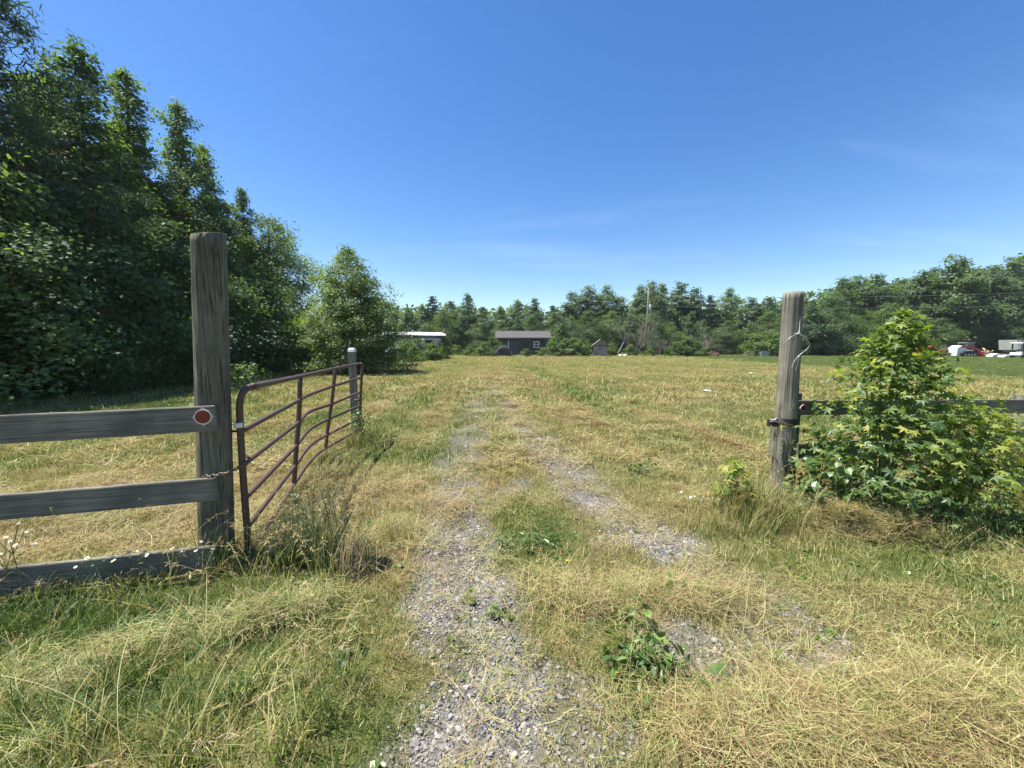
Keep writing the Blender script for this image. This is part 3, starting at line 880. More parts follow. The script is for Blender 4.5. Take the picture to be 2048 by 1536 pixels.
# ------------------------------------------------------------------ trees
def leaf_quads(c, nrm, size, r, aspect=0.62):
    """diamond leaves: centres c (n,3), normals nrm (n,3), length size (n)"""
    n = len(c)
    d = r.normal(0, 1, (n, 3)); d -= nrm * (d * nrm).sum(1, keepdims=True)
    d /= np.linalg.norm(d, axis=1, keepdims=True) + 1e-9
    s = np.cross(nrm, d)
    L_ = size[:, None] * .5
    droop = nrm * L_ * .25
    V = np.stack([c - d * L_ - droop * .4, c + s * L_ * aspect, c + d * L_ - droop, c - s * L_ * aspect], 1).reshape(-1, 3)
    F = np.arange(4 * n).reshape(n, 4)
    return V, F

def norm_rows(a):
    return a / (np.linalg.norm(a, axis=1, keepdims=True) + 1e-9)

def tree_meshes(seed, H, Rad, base, prof, nbr, nleaf, lsize, kind='broad', droop=0.1, sigma=.36, trunk_r=None, sides=7, sgmin=.38, jit=.32):
    """returns (wood mesh, leaf mesh) of one tree kind; prof(t) is the relative branch length at relative height t"""
    r = np.random.default_rng(seed)
    mb = MB()
    tr = trunk_r or H * .0115
    wob = r.normal(0, .012 * H, (8, 2)).cumsum(0) * .35
    tp = [Vector((wob[i, 0] * (i > 0), wob[i, 1] * (i > 0), -0.15 + (H * .98 + .15) * i / 7)) for i in range(8)]
    mb.tube(tp, [tr * (1.25 if i == 0 else 1) * (1 - .93 * i / 7) for i in range(8)], sides)
    C, W, O, SG = [], [], [], []
    for b in range(nbr):
        t = base + (0.985 - base) * ((b + r.uniform(0, 1)) / nbr)
        az = b * 2.39996 + r.normal(0, .4)
        ln = Rad * prof(t) * r.uniform(.9 - jit, .9 + jit)
        i = min(int(t * 7), 6); f = t * 7 - i
        st = tp[i].lerp(tp[i + 1], f)
        up = (0.05 + .45 * t + 1.2 * max(0, t - .85)) if kind == 'broad' else (-.12 + .35 * t)
        pts = [st]
        d = Vector((math.cos(az), math.sin(az), up)).normalized()
        for s in range(4):
            d = (d + Vector((r.normal(0, .12), r.normal(0, .12), (.10 if kind == 'broad' else .05) - droop))).normalized()
            pts.append(pts[-1] + d * ln / 4)
        br = max(tr * .38 * (1 - t) + .012, .012)
        mb.tube(pts, [br, br * .8, br * .6, br * .4, br * .15], 4, False)
        nc = max(2, int(ln * (2.6 if kind == 'broad' else 3.4)))
        for k in range(nc):
            f = r.uniform(.28, 1.03) ** .8 * 4
            j = min(int(f), 3)
            p = pts[j].lerp(pts[j + 1], f - j)
            off = r.normal(0, .16 * ln + .06, 3); off[2] *= .5
            C.append(np.array(p) + off); W.append(r.uniform(.5, 1.4) * (sgmin * .6 + min(1, prof(t)))); SG.append(sgmin + (1 - sgmin) * min(1, prof(t))); O.append((math.cos(az), math.sin(az), .3))
    C = np.array(C); W = np.array(W); O = np.array(O)
    idx = r.choice(len(C), nleaf, p=W / W.sum())
    sg = sigma * (0.75 + .5 * r.uniform(0, 1, len(C))) * np.array(SG)
    if kind == 'broad':
        off = r.normal(0, 1, (nleaf, 3)); off[:, 2] *= .62
        P = C[idx] + off * sg[idx][:, None]
        nrm = norm_rows(np.array([0, 0, .70]) + O[idx] * .72 + r.normal(0, .45, (nleaf, 3)))
        sz = lsize * r.uniform(.6, 1.25, nleaf)
        V, F = leaf_quads(P, nrm, sz, r)
    else:
        off = r.normal(0, 1, (nleaf, 3)); off[:, 2] *= .33
        P = C[idx] + off * sg[idx][:, None]
        nrm = norm_rows(r.normal(0, 1, (nleaf, 3)) + np.array([0, 0, .6]))
        V, F = leaf_quads(P, nrm, lsize * r.uniform(.7, 1.3, nleaf), r, .16)
    lv = np.repeat(np.clip(.42 + (r.uniform(-.45, .45, len(C))[idx]) * .25 + r.normal(0, .13, nleaf), 0, 1), 4)
    wood_me = bpy.data.meshes.new('trunk')
    wood_me.from_pydata(mb.v, [], mb.f)
    for p in wood_me.polygons: p.use_smooth = True
    wood_me.materials.append(M['bark'])
    leaf_me = np_mesh('crown', V, F)
    vattr(leaf_me, 'lv', lv)
    return wood_me, leaf_me

P_CONE = lambda t: max(.07, (1.0 - t * t) * min(1, .78 + t * 2.0))
P_OVAL = lambda t: max(.12, math.sin(math.pi * min(1, max(0, (t + .12) / 1.12)) ** 1.1) ** .65)
P_GUM = lambda t: max(.05, (1.0 - t ** 1.35) ** .95 * min(1, .8 + t) * (1 + .12 * math.sin(t * 23)))
P_TOP = lambda t: max(.10, (1.0 - t ** 2.2) ** .8 * min(1, .75 + .6 * t) * (1 + .10 * math.sin(t * 19)))
P_FULL = lambda t: max(.10, (1 - max(0, t - .25) ** 1.5 * 1.45))
P_PINE = lambda t: max(.16, (1.0 - t) ** .6 * min(1, .6 + t) * (1 + .2 * math.sin(t * 31)))
P_SPIRE = lambda t: max(.05, (1.0 - t) ** .8 * min(1, .5 + 2 * t))

def kinds(seeds, mat, **kw):
    out = []
    for s in seeds:
        w, l = tree_meshes(s, **kw)
        l.materials.append(M[mat]); out.append((w, l, kw['H'], kw['Rad']))
    return out

K = {}
K['gum'] = kinds((11, 12, 13, 14), 'leaf', H=13.0, Rad=3.0, base=.08, prof=P_GUM, nbr=92, nleaf=44000, lsize=.155, sigma=.36)
K['round'] = kinds((21, 22), 'leaf', H=10.0, Rad=3.4, base=.08, prof=P_OVAL, nbr=74, nleaf=36000, lsize=.155, sigma=.42)
K['pine'] = kinds((31,), 'needle', H=14.5, Rad=4.2, base=.12, prof=P_PINE, nbr=96, nleaf=44000, lsize=.28, kind='pine', droop=.03, sigma=.40)
K['lone'] = kinds((41,), 'leaf_light', H=7.6, Rad=3.35, base=.05, prof=P_CONE, nbr=150, nleaf=56000, lsize=.135, sigma=.25, sgmin=.6, jit=.16)
K['edge'] = kinds((51, 52, 53), 'leaf', H=6.0, Rad=2.3, base=.04, prof=P_FULL, nbr=54, nleaf=25000, lsize=.125, sigma=.34)
K['far_tall'] = kinds((61, 62, 63, 64), 'leaf_far', H=14.0, Rad=3.3, base=.12, prof=P_TOP, nbr=56, nleaf=12000, lsize=.34, sigma=.46, sides=5, sgmin=.6, jit=.25)
K['far_cone'] = kinds((71, 72, 73), 'leaf_far', H=12.0, Rad=2.8, base=.08, prof=P_CONE, nbr=60, nleaf=10000, lsize=.32, sigma=.40, sides=5, sgmin=.55, jit=.22)
K['far_pine'] = kinds((81, 82), 'needle', H=12.0, Rad=2.7, base=.12, prof=P_SPIRE, nbr=50, nleaf=9000, lsize=.55, kind='pine', droop=.03, sigma=.38, sides=5)
K['bushy'] = kinds((91, 92, 93), 'shrub', H=2.4, Rad=1.5, base=.03, prof=P_FULL, nbr=26, nleaf=2600, lsize=.20, sigma=.22, sides=5)

def plant(kind, i, x, y, h, name, label, cat, group=None, wid=1.0, rz=None):
    w, l, H, Rad = K[kind][i % len(K[kind])]
    t = thing(name, label, cat, (x, y, hz(x, y) - .03), random.uniform(0, 6.28) if rz is None else rz, group)
    s = h / H
    t.scale = (s * wid, s * wid, s)
    a = bpy.data.objects.new('trunk', w); COL.objects.link(a); a.parent = t
    b = bpy.data.objects.new('crown', l); COL.objects.link(b); b.parent = t
    return t

WOOD_L = 'trees at the edge of the near wood'
for kind, i, x, y, h, wid, name, lab in (
    ('pine', 0, -17.2, 12.9, 15.2, .92, 'pine_tree', 'tall dark pine with layered boughs, tallest tree at the photo\'s left edge'),
    ('gum', 0, -17.4, 16.2, 13.9, 1.08, 'sweetgum_tree', 'tall broad-topped sweetgum just right of the dark pine'),
    ('gum', 1, -18.3, 19.5, 14.9, 1.0, 'sweetgum_tree', 'tall sweetgum with a pointed top, second broadleaf after the dark pine'),
    ('gum', 2, -18.5, 22.2, 15.2, .92, 'sweetgum_tree', 'slim pointed sweetgum, third broadleaf after the dark pine'),
    ('gum', 3, -18.7, 24.8, 14.2, .92, 'sweetgum_tree', 'narrow spire-topped sweetgum standing above the round tall gate post'),
    ('gum', 1, -18.5, 27.6, 12.7, .85, 'sweetgum_tree', 'blunt-topped sweetgum sloping down towards the rounded dark tree'),
    ('round', 0, -17.5, 28.8, 10.9, .92, 'locust_tree', 'wide rounded dark tree at the right end of the near wood'),
    ('edge', 0, -14.9, 11.6, 6.8, 1.1, 'edge_tree', 'low shady tree at the wood edge below the dark pine'),
    ('edge', 1, -15.2, 14.7, 7.4, 1.1, 'edge_tree', 'low shady tree at the wood edge, second from the photo\'s left edge'),
    ('edge', 2, -15.4, 17.8, 7.4, 1.1, 'edge_tree', 'low leafy tree at the wood edge, just left of the tall gate post'),
    ('edge', 0, -15.6, 21.2, 7.2, 1.1, 'edge_tree', 'low leafy tree at the wood edge partly behind the tall gate post'),
    ('edge', 1, -15.7, 24.8, 6.4, 1.1, 'edge_tree', 'low leafy tree at the wood edge between tall gate post and rounded tree'),
    ('round', 1, -17.8, 9.3, 11.5, .9, 'shade_tree', 'dark overhanging tree cut off by the photo\'s left edge'),
    ('gum', 2, -21.6, 14.4, 14.0, .9, 'added_inner_tree', 'dark inner tree added for shade behind the dark pine'),  # back rows added to block light and darken the wood's interior
    ('gum', 3, -22.2, 18.6, 14.2, .9, 'added_inner_tree', 'inner tree added for shade behind the two broadleaf trees beside the pine'),
    ('gum', 0, -22.6, 22.8, 14.0, .9, 'added_inner_tree', 'inner tree added for shade behind the slim pointed sweetgum'),
    ('gum', 1, -22.2, 27.0, 12.6, .9, 'added_inner_tree', 'inner tree added for shade behind the spire-topped sweetgum'),
    ('round', 1, -20.8, 31.4, 10.0, .9, 'added_inner_tree', 'inner tree added for shade behind the wide rounded dark tree'),
    ('gum', 1, -19.9, 10.6, 13.5, 1.1, 'added_inner_tree', 'inner tree glimpsed between the dark pine and the photo\'s left edge'),  # second inner row, added to keep sun off the edge trees
    ('gum', 3, -19.8, 14.2, 13.2, 1.1, 'added_inner_tree', 'inner tree glimpsed right behind the dark pine\'s lower boughs'),
    ('gum', 0, -20.0, 17.6, 13.6, 1.1, 'added_inner_tree', 'inner tree added for shade behind the broad-topped sweetgum'),
    ('gum', 2, -20.4, 21.0, 13.6, 1.1, 'added_inner_tree', 'inner tree added for shade between the second and third broadleaf trees'),
    ('edge', 2, -14.2, 26.9, 3.4, 1.0, 'edge_tree', 'small shrubby tree in shade below the rounded dark tree'),
    ('edge', 0, -13.9, 13.2, 3.2, 1.2, 'edge_tree', 'small dark shrub in deep shade at the foot of the pine'),
    ('edge', 1, -14.0, 19.4, 2.9, 1.2, 'edge_tree', 'small shrub at the wood edge just right of the tall gate post base'),
):
    plant(kind, i, x, y, h, name, lab, 'tree', WOOD_L, wid)

plant('lone', 0, -9.6, 23.6, 7.6, 'young_maple_tree', 'bushy cone-shaped young tree standing alone behind the metal gate', 'tree', rz=.4)

# the far wood: crowns picked off its skyline from end to end
SKY = [(640, 640), (690, 628), (740, 622), (790, 622), (815, 617), (842, 612), (868, 594), (900, 604), (936, 591), (966, 616), (1000, 617), (1035, 603), (1070, 599), (1108, 612), (1146, 588), (1180, 575), (1214, 573),
       (1246, 600), (1278, 576), (1302, 566), (1328, 569), (1360, 568), (1392, 580), (1424, 592), (1460, 578), (1500, 598), (1538, 598), (1574, 604), (1612, 602), (1650, 590), (1690, 560), (1716, 556), (1752, 552),
       (1788, 580), (1812, 562), (1842, 546), (1872, 538), (1902, 516), (1934, 526), (1962, 540), (1992, 534), (2022, 520), (2048, 514), (2090, 512), (2130, 506)]
ORD = ['first', 'second', 'third', 'fourth', 'fifth', 'sixth', 'seventh', 'eighth', 'ninth', 'tenth', 'eleventh', 'twelfth', 'thirteenth', 'fourteenth', 'fifteenth', 'sixteenth', 'seventeenth', 'eighteenth', 'nineteenth', 'twentieth',
       'twenty-first', 'twenty-second', 'twenty-third', 'twenty-fourth', 'twenty-fifth', 'twenty-sixth']
pole_u = 1295
lefts = sorted([u for u, v in SKY if u < pole_u], reverse=True)
rights = [u for u, v in SKY if u >= pole_u]
r7 = random.Random(77)
for i, (u, v) in enumerate(SKY):
    Y = 74 + random.uniform(-3, 4) - (6 if u > 1600 else 0)
    q = at(u, v - 2, Y)
    pine = u in (868, 1108, 1424)
    kind = 'far_pine' if pine else ('far_cone' if (u < 1130 or u in (1328, 1788)) else 'far_tall')
    side = 'left' if u < pole_u else 'right'
    k = lefts.index(u) if u < pole_u else rights.index(u)
    what = 'dark pine' if pine else ('pointed young tree' if kind == 'far_cone' else 'rounded tall tree')
    plant(kind, i, q.x, Y, q.z * 1.03, 'far_pine_tree' if pine else 'far_tree',
          '%s on the far wood\'s skyline, %s tree %s of the utility pole' % (what, ORD[k], side), 'tree', 'skyline trees of the far wood', r7.uniform(1.15, 1.5) * (1.18 if q.z < 12 else .95))
# lower trees in front of them
r2 = random.Random(3)
LOW = []
u = 815
while u < 2140:
    LOW.append(u); u += r2.uniform(30, 46)
lowl = sorted([q for q in LOW if q < pole_u], reverse=True); lowr = [q for q in LOW if q >= pole_u]
for i, u in enumerate(LOW):
    Y = (68.5 if u < 1600 else 63.5) + r2.uniform(-1.0, 1.5)
    q = at(u, 700, Y)
    h = r2.uniform(4.8, 8.2) * (1.25 if u > 1600 else 1)
    side = 'left' if u < pole_u else 'right'
    k = (lowl if u < pole_u else lowr).index(u)
    plant('edge' if i % 3 else 'far_cone', i, q.x, Y, h, 'understorey_tree', 'low tree in front of the far wood, %s such tree %s of the utility pole' % (ORD[k], side), 'tree', 'low trees along the foot of the far wood', 1.15)
# the depth of the wood behind, one mass
r3 = np.random.default_rng(5)
n = 26000
ux = r3.uniform(-62, 150, n); uy = r3.uniform(78, 92, n) - np.clip((ux - 60) / 10, 0, 9)
uz = r3.uniform(0, 1, n) ** .8 * (8.0 + 3.0 * fbm(ux * .2, ux * 0, 6, 2) + 5.5 * sstep(45, 80, ux))
V, F = leaf_quads(np.stack([ux, uy, uz], 1), norm_rows(r3.normal(0, .6, (n, 3)) + np.array([0, -.3, .6])), r3.uniform(.6, 1.1, n), r3)
me = np_mesh('far_woods', V, F); vattr(me, 'lv', np.repeat(r3.uniform(.1, .6, n), 4))
tag(link('far_woods', me, M['leaf_far']), 'dense green mass of trees deeper in the far wood', kind='stuff')

# ------------------------------------------------------------------ shrubs along the foot of the far wood
for i, (u, v, Y, h, wid, lab) in enumerate((
    (985, 700, 58, 2.9, 1.25, 'tall shrub hiding the left end of the dark grey shed'),
    (968, 704, 57, 2.0, 1.2, 'rounded shrub just left of the dark grey shed'),
    (940, 706, 60, 1.5, 1.3, 'low shrub in the open left of the dark grey shed'),
    (915, 706, 60, 1.7, 1.3, 'low shrub just right of the pale trailer home'),
    (1052, 705, 57.5, 1.2, 1.2, 'leafy shrub below the shed door'),
    (1084, 703, 57.5, 1.3, 1.3, 'leafy shrub under the white shed window'),
    (1101, 703, 57, 2.3, 1.0, 'shrub at the right corner of the dark grey shed'),
    (1116, 690, 59, 4.2, .55, 'slim yellow-green sapling right of the dark grey shed'),
    (1130, 700, 58, 2.6, 1.2, 'rounded shrub between the dark shed and the plank hut, next to the sapling'),
    (1152, 700, 58, 2.7, 1.2, 'rounded bright shrub midway between the dark shed and plank hut'),
    (1168, 698, 58.5, 2.7, 1.0, 'tall bright shrub just left of the plank hut'),
    (1222, 702, 60, 2.0, 1.0, 'low shrub just right of the plank hut'),
    (1262, 703, 59, 1.8, 1.2, 'low shrub in front of the bare dead tree'),
    (1300, 704, 58, 1.3, 1.2, 'low weedy shrub at the foot of the utility pole'),
    (1370, 695, 60, 3.0, 1.3, 'broad dull green shrub right of the utility pole'),
    (1395, 700, 59.5, 2.2, 1.2, 'lower dull green shrub beside the reddish debris heap'),
    (1350, 702, 60, 2.2, 1.2, 'brownish shrub second to the right of the utility pole'),
    (1515, 690, 60, 3.6, 1.2, 'spreading green shrub behind the grey concrete box'),
    (1545, 690, 60, 3.6, 1.2, 'spreading green shrub just left of the right gate post'),
    (835, 700, 42, 2.4, 1.0, 'leafy shrub in front of the pale trailer home'),
    (866, 705, 41.5, 2.0, 1.2, 'dense shrub at the right front of the pale trailer home'),
    (822, 705, 38, 1.9, 1.2, 'low bright shrub between the young tree and the trailer home'),
    (888, 690, 47, 3.0, .6, 'slim yellow-green sapling at the right end of the trailer home'),
)):
    q = at(u, 705, Y)
    plant('bushy', i, q.x, Y, h, 'shrub', lab, 'shrub', 'shrubs along the foot of the far wood', wid)

# bare dead tree by the pole
def bare_tree(x, y, h, seed, label, name='dead_tree', lean=0):
    r = random.Random(seed)
    mb = MB(); tw = MB()
    def grow(p, d, ln, rad, lev, tgt):
        pts = [p]
        for s in range(3):
            d = (d + Vector((r.gauss(0, .16), r.gauss(0, .16), .06))).normalized(); pts.append(pts[-1] + d * ln / 3)
        tgt.tube(pts, [rad, rad * .85, rad * .7, rad * .5], 4, False)
        if lev:
            for k in range(4 if lev > 1 else 3):
                grow(pts[1 + k % 3], (d + Vector((r.gauss(0, .6), r.gauss(0, .6), r.gauss(.15, .3)))).normalized(), ln * r.uniform(.5, .75), rad * .5, lev - 1, tw)
    for k in range(6):
        a = k * 1.1
        grow(Vector((r.gauss(0, .25), r.gauss(0, .25), 0)), Vector((math.cos(a) * .5, math.sin(a) * .3, 1)).normalized(), h * .55, h * .013, 3, mb)
    t = thing(name, label, 'tree', (x, y, 0))
    mb.build('stem', M['twig'], t); tw.build('twigs', M['twig'], t)
q = at(1270, 700, 60.5); bare_tree(q.x, q.y, 7.0, 1, 'bare grey dead tree of tangled stems just left of the utility pole')
q = at(1318, 700, 61); bare_tree(q.x, q.y, 3.4, 2, 'small bare brushy tree just right of the utility pole')
q = at(1405, 700, 60.5); bare_tree(q.x, q.y, 4.0, 4, 'bare grey brush tangle above the reddish debris heap')

# ------------------------------------------------------------------ dark grey shed
S = thing('shed', 'dark grey shed with shingled roof and white window at the far wood', 'shed', (at(995, 705, 62).x, 62, 0), R(2))
W_, D_ = 8.4, 5.0
mb = MB(); mb.prism([(0, 0), (W_, 0), (W_, 2.95), (0, 2.95)], 0, D_)
mb.add([(0, 0, 2.95), (0, D_, 2.95), (0, D_ / 2, 3.85), (W_, 0, 2.95), (W_, D_, 2.95), (W_, D_ / 2, 3.85)], [(0, 1, 2), (3, 5, 4), (0, 2, 5, 3), (1, 4, 5, 2)])
mb.build('wall', M['siding_dark'], S)
for k in range(28):
    MB().box((.15 + k * .3, -.012, 1.5), (.04, .02, 2.9)).build('batten', M['siding_dark'], S)
sl = math.atan2(1.05, D_ / 2 + .35)
rf = MB()
for sg, yy in ((1, -.35), (-1, D_ + .35)):
    y0, y1 = yy, D_ / 2
    rf.add([(-.35, y0, 2.86), (W_ + .3, y0, 2.86), (W_ + .3, y1, 4.02), (-.35, y1, 4.02), (-.35, y0, 2.76), (W_ + .3, y0, 2.76), (W_ + .3, y1, 3.92), (-.35, y1, 3.92)],
           [(0, 1, 2, 3), (4, 7, 6, 5), (0, 4, 5, 1), (1, 5, 6, 2), (2, 6, 7, 3), (3, 7, 4, 0)])
roof = rf.build('roof', M['roof_grey'], S)
for k in range(9):
    f = (k + .5) / 9
    MB().box((W_ / 2 - .025, -.37 + f * 2.87, 2.885 + f * 1.16), (W_ + .62, .02, .02)).build('shingle_course', M['roof_grey'], roof)
MB().box((W_ / 2, -.37, 2.80), (W_ + .66, .03, .14)).build('fascia', M['brown_roof'], S)
dr = MB().box((2.6, -.05, 1.15), (1.5, .06, 2.3)).build('door', M['teal_door'], S)
for k in range(4): MB().box((2.05 + k * .37, -.09, 1.15), (.03, .03, 2.2)).build('door_batten', M['siding_dark'], dr)
MB().box((1.76, -.06, 1.6), (.12, .05, 1.5)).build('door_trim', M['white_paint'], S)
wn = MB().box((6.25, -.03, 1.75), (.70, .04, .85)).build('window', M['glass'], S)
for c, s in (((6.25, -.07, 2.21), (.9, .05, .1)), ((6.25, -.07, 1.29), (.9, .05, .1)), ((5.86, -.07, 1.75), (.1, .05, .82)), ((6.64, -.07, 1.75), (.1, .05, .82)), ((6.25, -.06, 1.75), (.68, .03, .06))):
    MB().box(c, s).build('window_frame', M['white_paint'], wn)

q = at(1008, 700, 56)
mb = MB()
for k in range(9):
    a = math.pi * k / 8
    pass
mb.prism([(-1.0, 0), (1.0, 0), (1.05, .7), (.85, 1.25), (.35, 1.5), (-.4, 1.48), (-.9, 1.2), (-1.05, .6)], -.8, .8)
o = mb.build('covered_bale', M['dark_tarp'], None, False, (q.x, q.y, 0), .2)
tag(o, 'dark rounded tarp-covered bale standing before the shed', 'bale')

# ------------------------------------------------------------------ plank hut
q = at(1201, 700, 56.5)
Hh = thing('plank_hut', 'small weathered plank hut with gabled brown roof', 'hut', (q.x, q.y, 0), R(-8))
mb = MB(); mb.prism([(-1.0, 0), (1.0, 0), (1.0, 1.7), (0, 2.45), (-1.0, 1.7)], .03, 2.2); mb.build('wall', M['old_plank'], Hh)
for k in range(9):
    x0 = -.9 + k * .225
    top = 1.66 + .75 * (1 - abs(x0)) * .92
    MB().prism([(x0 - .1, .05 + .03 * (k % 3)), (x0 + .1, .05 + .03 * (k % 3)), (x0 + .1, top - .05), (x0 - .1, top - .05)], -.02 - .008 * (k % 2), .02).build('plank', M['old_plank'], Hh)
MB().box((0, -.06, 1.62), (2.1, .05, .12)).build('crossbeam', M['siding_dark'], Hh)
for sg in (-1, 1):
    MB().add([(0, -.3, 2.55), (sg * 1.35, -.3, 1.50), (sg * 1.35, 2.4, 1.50), (0, 2.4, 2.55), (0, -.3, 2.46), (sg * 1.35, -.3, 1.41), (sg * 1.35, 2.4, 1.41), (0, 2.4, 2.46)],
             [(0, 1, 2, 3), (4, 7, 6, 5), (0, 4, 5, 1), (1, 5, 6, 2), (2, 6, 7, 3), (3, 7, 4, 0)]).build('roof', M['brown_roof'], Hh)

# leaning pole and litter right of the hut
a, b = at(1233, 708, 59), at(1248, 683, 59.6)
a.z = 0
tag(MB().tube([a, a.lerp(b, .5) + Vector((.05, 0, 0)), b], [.09, .085, .07], 8).build('leaning_pole', M['old_plank'], None, True), 'pale pole leaning over beside the plank hut', 'pole')
for i, (u, Y, lab) in enumerate(((1243, 57, 'white scrap of sheeting at the foot of the leaning pole'), (1252, 57.4, 'smaller white scrap right of the leaning pole'))):
    q = at(u, 708, Y); r = random.Random(i)
    vs = [(q.x + math.cos(k * .9) * (.55 - .2 * i) * r.uniform(.6, 1.2), q.y + math.sin(k * .9) * .4, .12 + .18 * (k % 2)) for k in range(7)]
    vs2 = [(x, y, z - .02) for x, y, z in vs]
    tag(MB().add(vs + vs2, [tuple(range(7)), tuple(range(13, 6, -1))] + [(k, k + 7, (k + 1) % 7 + 7, (k + 1) % 7) for k in range(7)]).build('white_scrap', M['white_paint']), lab, 'litter')

# ------------------------------------------------------------------ utility pole and lines
pb, ptop = at(1291, 709, 60), at(1297, 580, 60)
U = thing('utility_pole', 'tall wooden utility pole with grey transformer at the far wood', 'utility pole', (pb.x, 60, 0))
dx = ptop.x - pb.x
MB().tube([(0, 0, -.2), (dx * .5, 0, ptop.z / 2), (dx, 0, ptop.z)], [.14, .12, .10], 10).build('pole', M['pole'], U, True)
z1 = at(1297, 592, 60).z; z2 = at(1297, 612, 60).z
MB().tube([(dx + .33, -.05, z2 - .75), (dx + .33, -.05, z2 - .70), (dx + .33, -.05, z2 + .15), (dx + .33, -.05, z2 + .2)], [.18, .22, .22, .16], 12).build('transformer', M['grey_metal'], U, True)
MB().box((dx + .14, -.05, z2 - .3), (.2, .08, .1)).build('bracket', M['grey_metal'], U)
MB().tube([(dx, 0, ptop.z), (dx, 0, ptop.z + .25)], [.05, .035], 8).build('insulator', M['white_paint'], U, True)
for zz, ve, nm, lab in ((z1, 573, 'power_line', 'upper overhead wire running right from the utility pole'), (z2, 598, 'power_line', 'lower overhead wire running right from the utility pole')):
    e = at(2048, ve, 52); s_ = Vector((pb.x + dx, 60, zz)); e2 = s_ + (e - s_) * 1.5
    pts = [s_.lerp(e2, k / 24) - Vector((0, 0, .9 * 4 * (k / 24) * (1 - k / 24) - .0)) for k in range(25)]
    tag(MB().tube(pts, .011, 5).build(nm, M['wire']), lab, 'wire', 'overhead wires')

# ------------------------------------------------------------------ trailer home on the left
q0, q1 = at(800, 700, 44.5), at(884, 700, 47)
T = thing('trailer_home', 'pale flat-roofed trailer home behind shrubs and the young tree', 'trailer', (q1.x, q1.y, 0), math.atan2(q1.y - q0.y, q1.x - q0.x))
Lt = 6.2
mb = MB(); mb.prism([(-Lt, .35), (0, .35), (0, 2.85), (-Lt, 2.85)], 0, 3.2); mb.build('wall', M['siding_grey'], T)
for k in range(9): MB().box((-.3 - k * .65, -.012, 1.6), (.03, .02, 2.4)).build('siding_rib', M['siding_grey'], T)
prf = [(-.45, 2.86), (.2, 3.08), (1.6, 3.26), (3.0, 3.08), (3.65, 2.86), (3.65, 2.80), (-.45, 2.80)]
vs = [(xx, y_, z_) for xx in (-Lt - .3, .45) for y_, z_ in prf]
MB().add(vs, [tuple(range(7)), tuple(range(13, 6, -1))] + [(k, (k + 1) % 7, (k + 1) % 7 + 7, k + 7) for k in range(7)]).build('roof', M['white_paint'], T)
MB().box((-Lt / 2, -.43, 2.64), (Lt + .6, .03, .28)).build('fascia', M['dark_tarp'], T)
mb = MB(); mb.prism([(-2.6, 2.30), (-.75, 2.30), (-.75, 2.42), (-2.6, 2.42)], -1.1, -.03); mb.build('awning', M['white_paint'], T)
for xx in (-2.5, -.85): MB().tube([(xx, -1.02, 0), (xx, -1.02, 2.3)], .04, 6).build('awning_post', M['grey_metal'], T)
dr = MB().box((-1.6, -.03, 1.35), (.85, .05, 1.9)).build('door', M['dark_tarp'], T)
MB().box((-1.9, -.07, 1.35), (.05, .04, .12)).build('handle', M['steel'], dr)
wn = MB().box((-4.2, -.03, 1.75), (1.1, .04, .8)).build('window', M['glass'], T)
for c, s in (((-4.2, -.06, 2.18), (1.25, .04, .07)), ((-4.2, -.06, 1.32), (1.25, .04, .07)), ((-4.79, -.06, 1.75), (.07, .04, .8)), ((-3.61, -.06, 1.75), (.07, .04, .8))):
    MB().box(c, s).build('window_frame', M['white_paint'], wn)
MB().box((-Lt / 2, .1, .17), (Lt - .3, .1, .34)).build('skirting', M['dark_tarp'], T)
MB().tube([(-3.2, 1.2, 3.15), (-3.2, 1.2, 3.5)], .09, 8).build('roof_vent', M['grey_metal'], T)

# ------------------------------------------------------------------ junk at the right of the field edge
def ground_at(u, Y):
    q = at(u, 705, Y); return q.x
r5 = random.Random(12)
def heap(name, label, cat, x, y, w, h, mat, n, seed):
    r = random.Random(seed); mb = MB()
    for k in range(n):
        f = r.uniform(-1, 1); zz = h * (1 - abs(f)) * r.uniform(.1, 1)
        rot = Matrix.Rotation(r.uniform(0, 6.28), 3, 'Z') @ Matrix.Rotation(r.gauss(0, .5), 3, 'Y')
        mb.box((f * w / 2, r.uniform(-.5, .5), zz), (r.uniform(.3, .9), r.uniform(.05, .2), r.uniform(.04, .12)), rot)
    o = mb.build(name, M[mat], None, False, (x, y, 0)); tag(o, label, cat); o['kind'] = 'stuff'
    return o
heap('debris_heap', 'reddish heap of broken debris below bare brush', 'debris', ground_at(1424, 60), 60, 2.2, .9, 'debris', 46, 1)
heap('timber_heap', 'pile of tan broken timber right of the white and red loader', 'debris', ground_at(1972, 57), 57, 1.7, 1.1, 'timber', 50, 2)
x = ground_at(1527, 58)
o = MB().box((0, 0, .36), (1.15, .8, .72)).box((0, 0, .75), (1.22, .86, .06)).build('concrete_box', M['concrete'], None, False, (x, 58, 0)); tag(o, 'grey concrete box at the field edge left of the right gate post', 'box')
P = thing('wooden_pallet', 'low weathered pallet stack beside the grey concrete box', 'pallet', (ground_at(1498, 58), 58, 0), .1)
for k in range(3):
    MB().box((-.5 + k * .5, 0, .25), (.1, 1.0, .3)).build('bearer', M['old_plank'], P)
for k in range(5): MB().box((0, -.42 + k * .21, .43), (1.25, .12, .04)).build('slat', M['old_plank'], P)
o = MB().box((0, 0, .16), (2.3, .2, .06), Matrix.Rotation(.06, 3, 'Z')).build('loose_plank', M['timber'], None, False, (ground_at(1485, 56.5), 56.5, 0)); tag(o, 'pale plank lying in the grass by the pallet stack', 'plank')

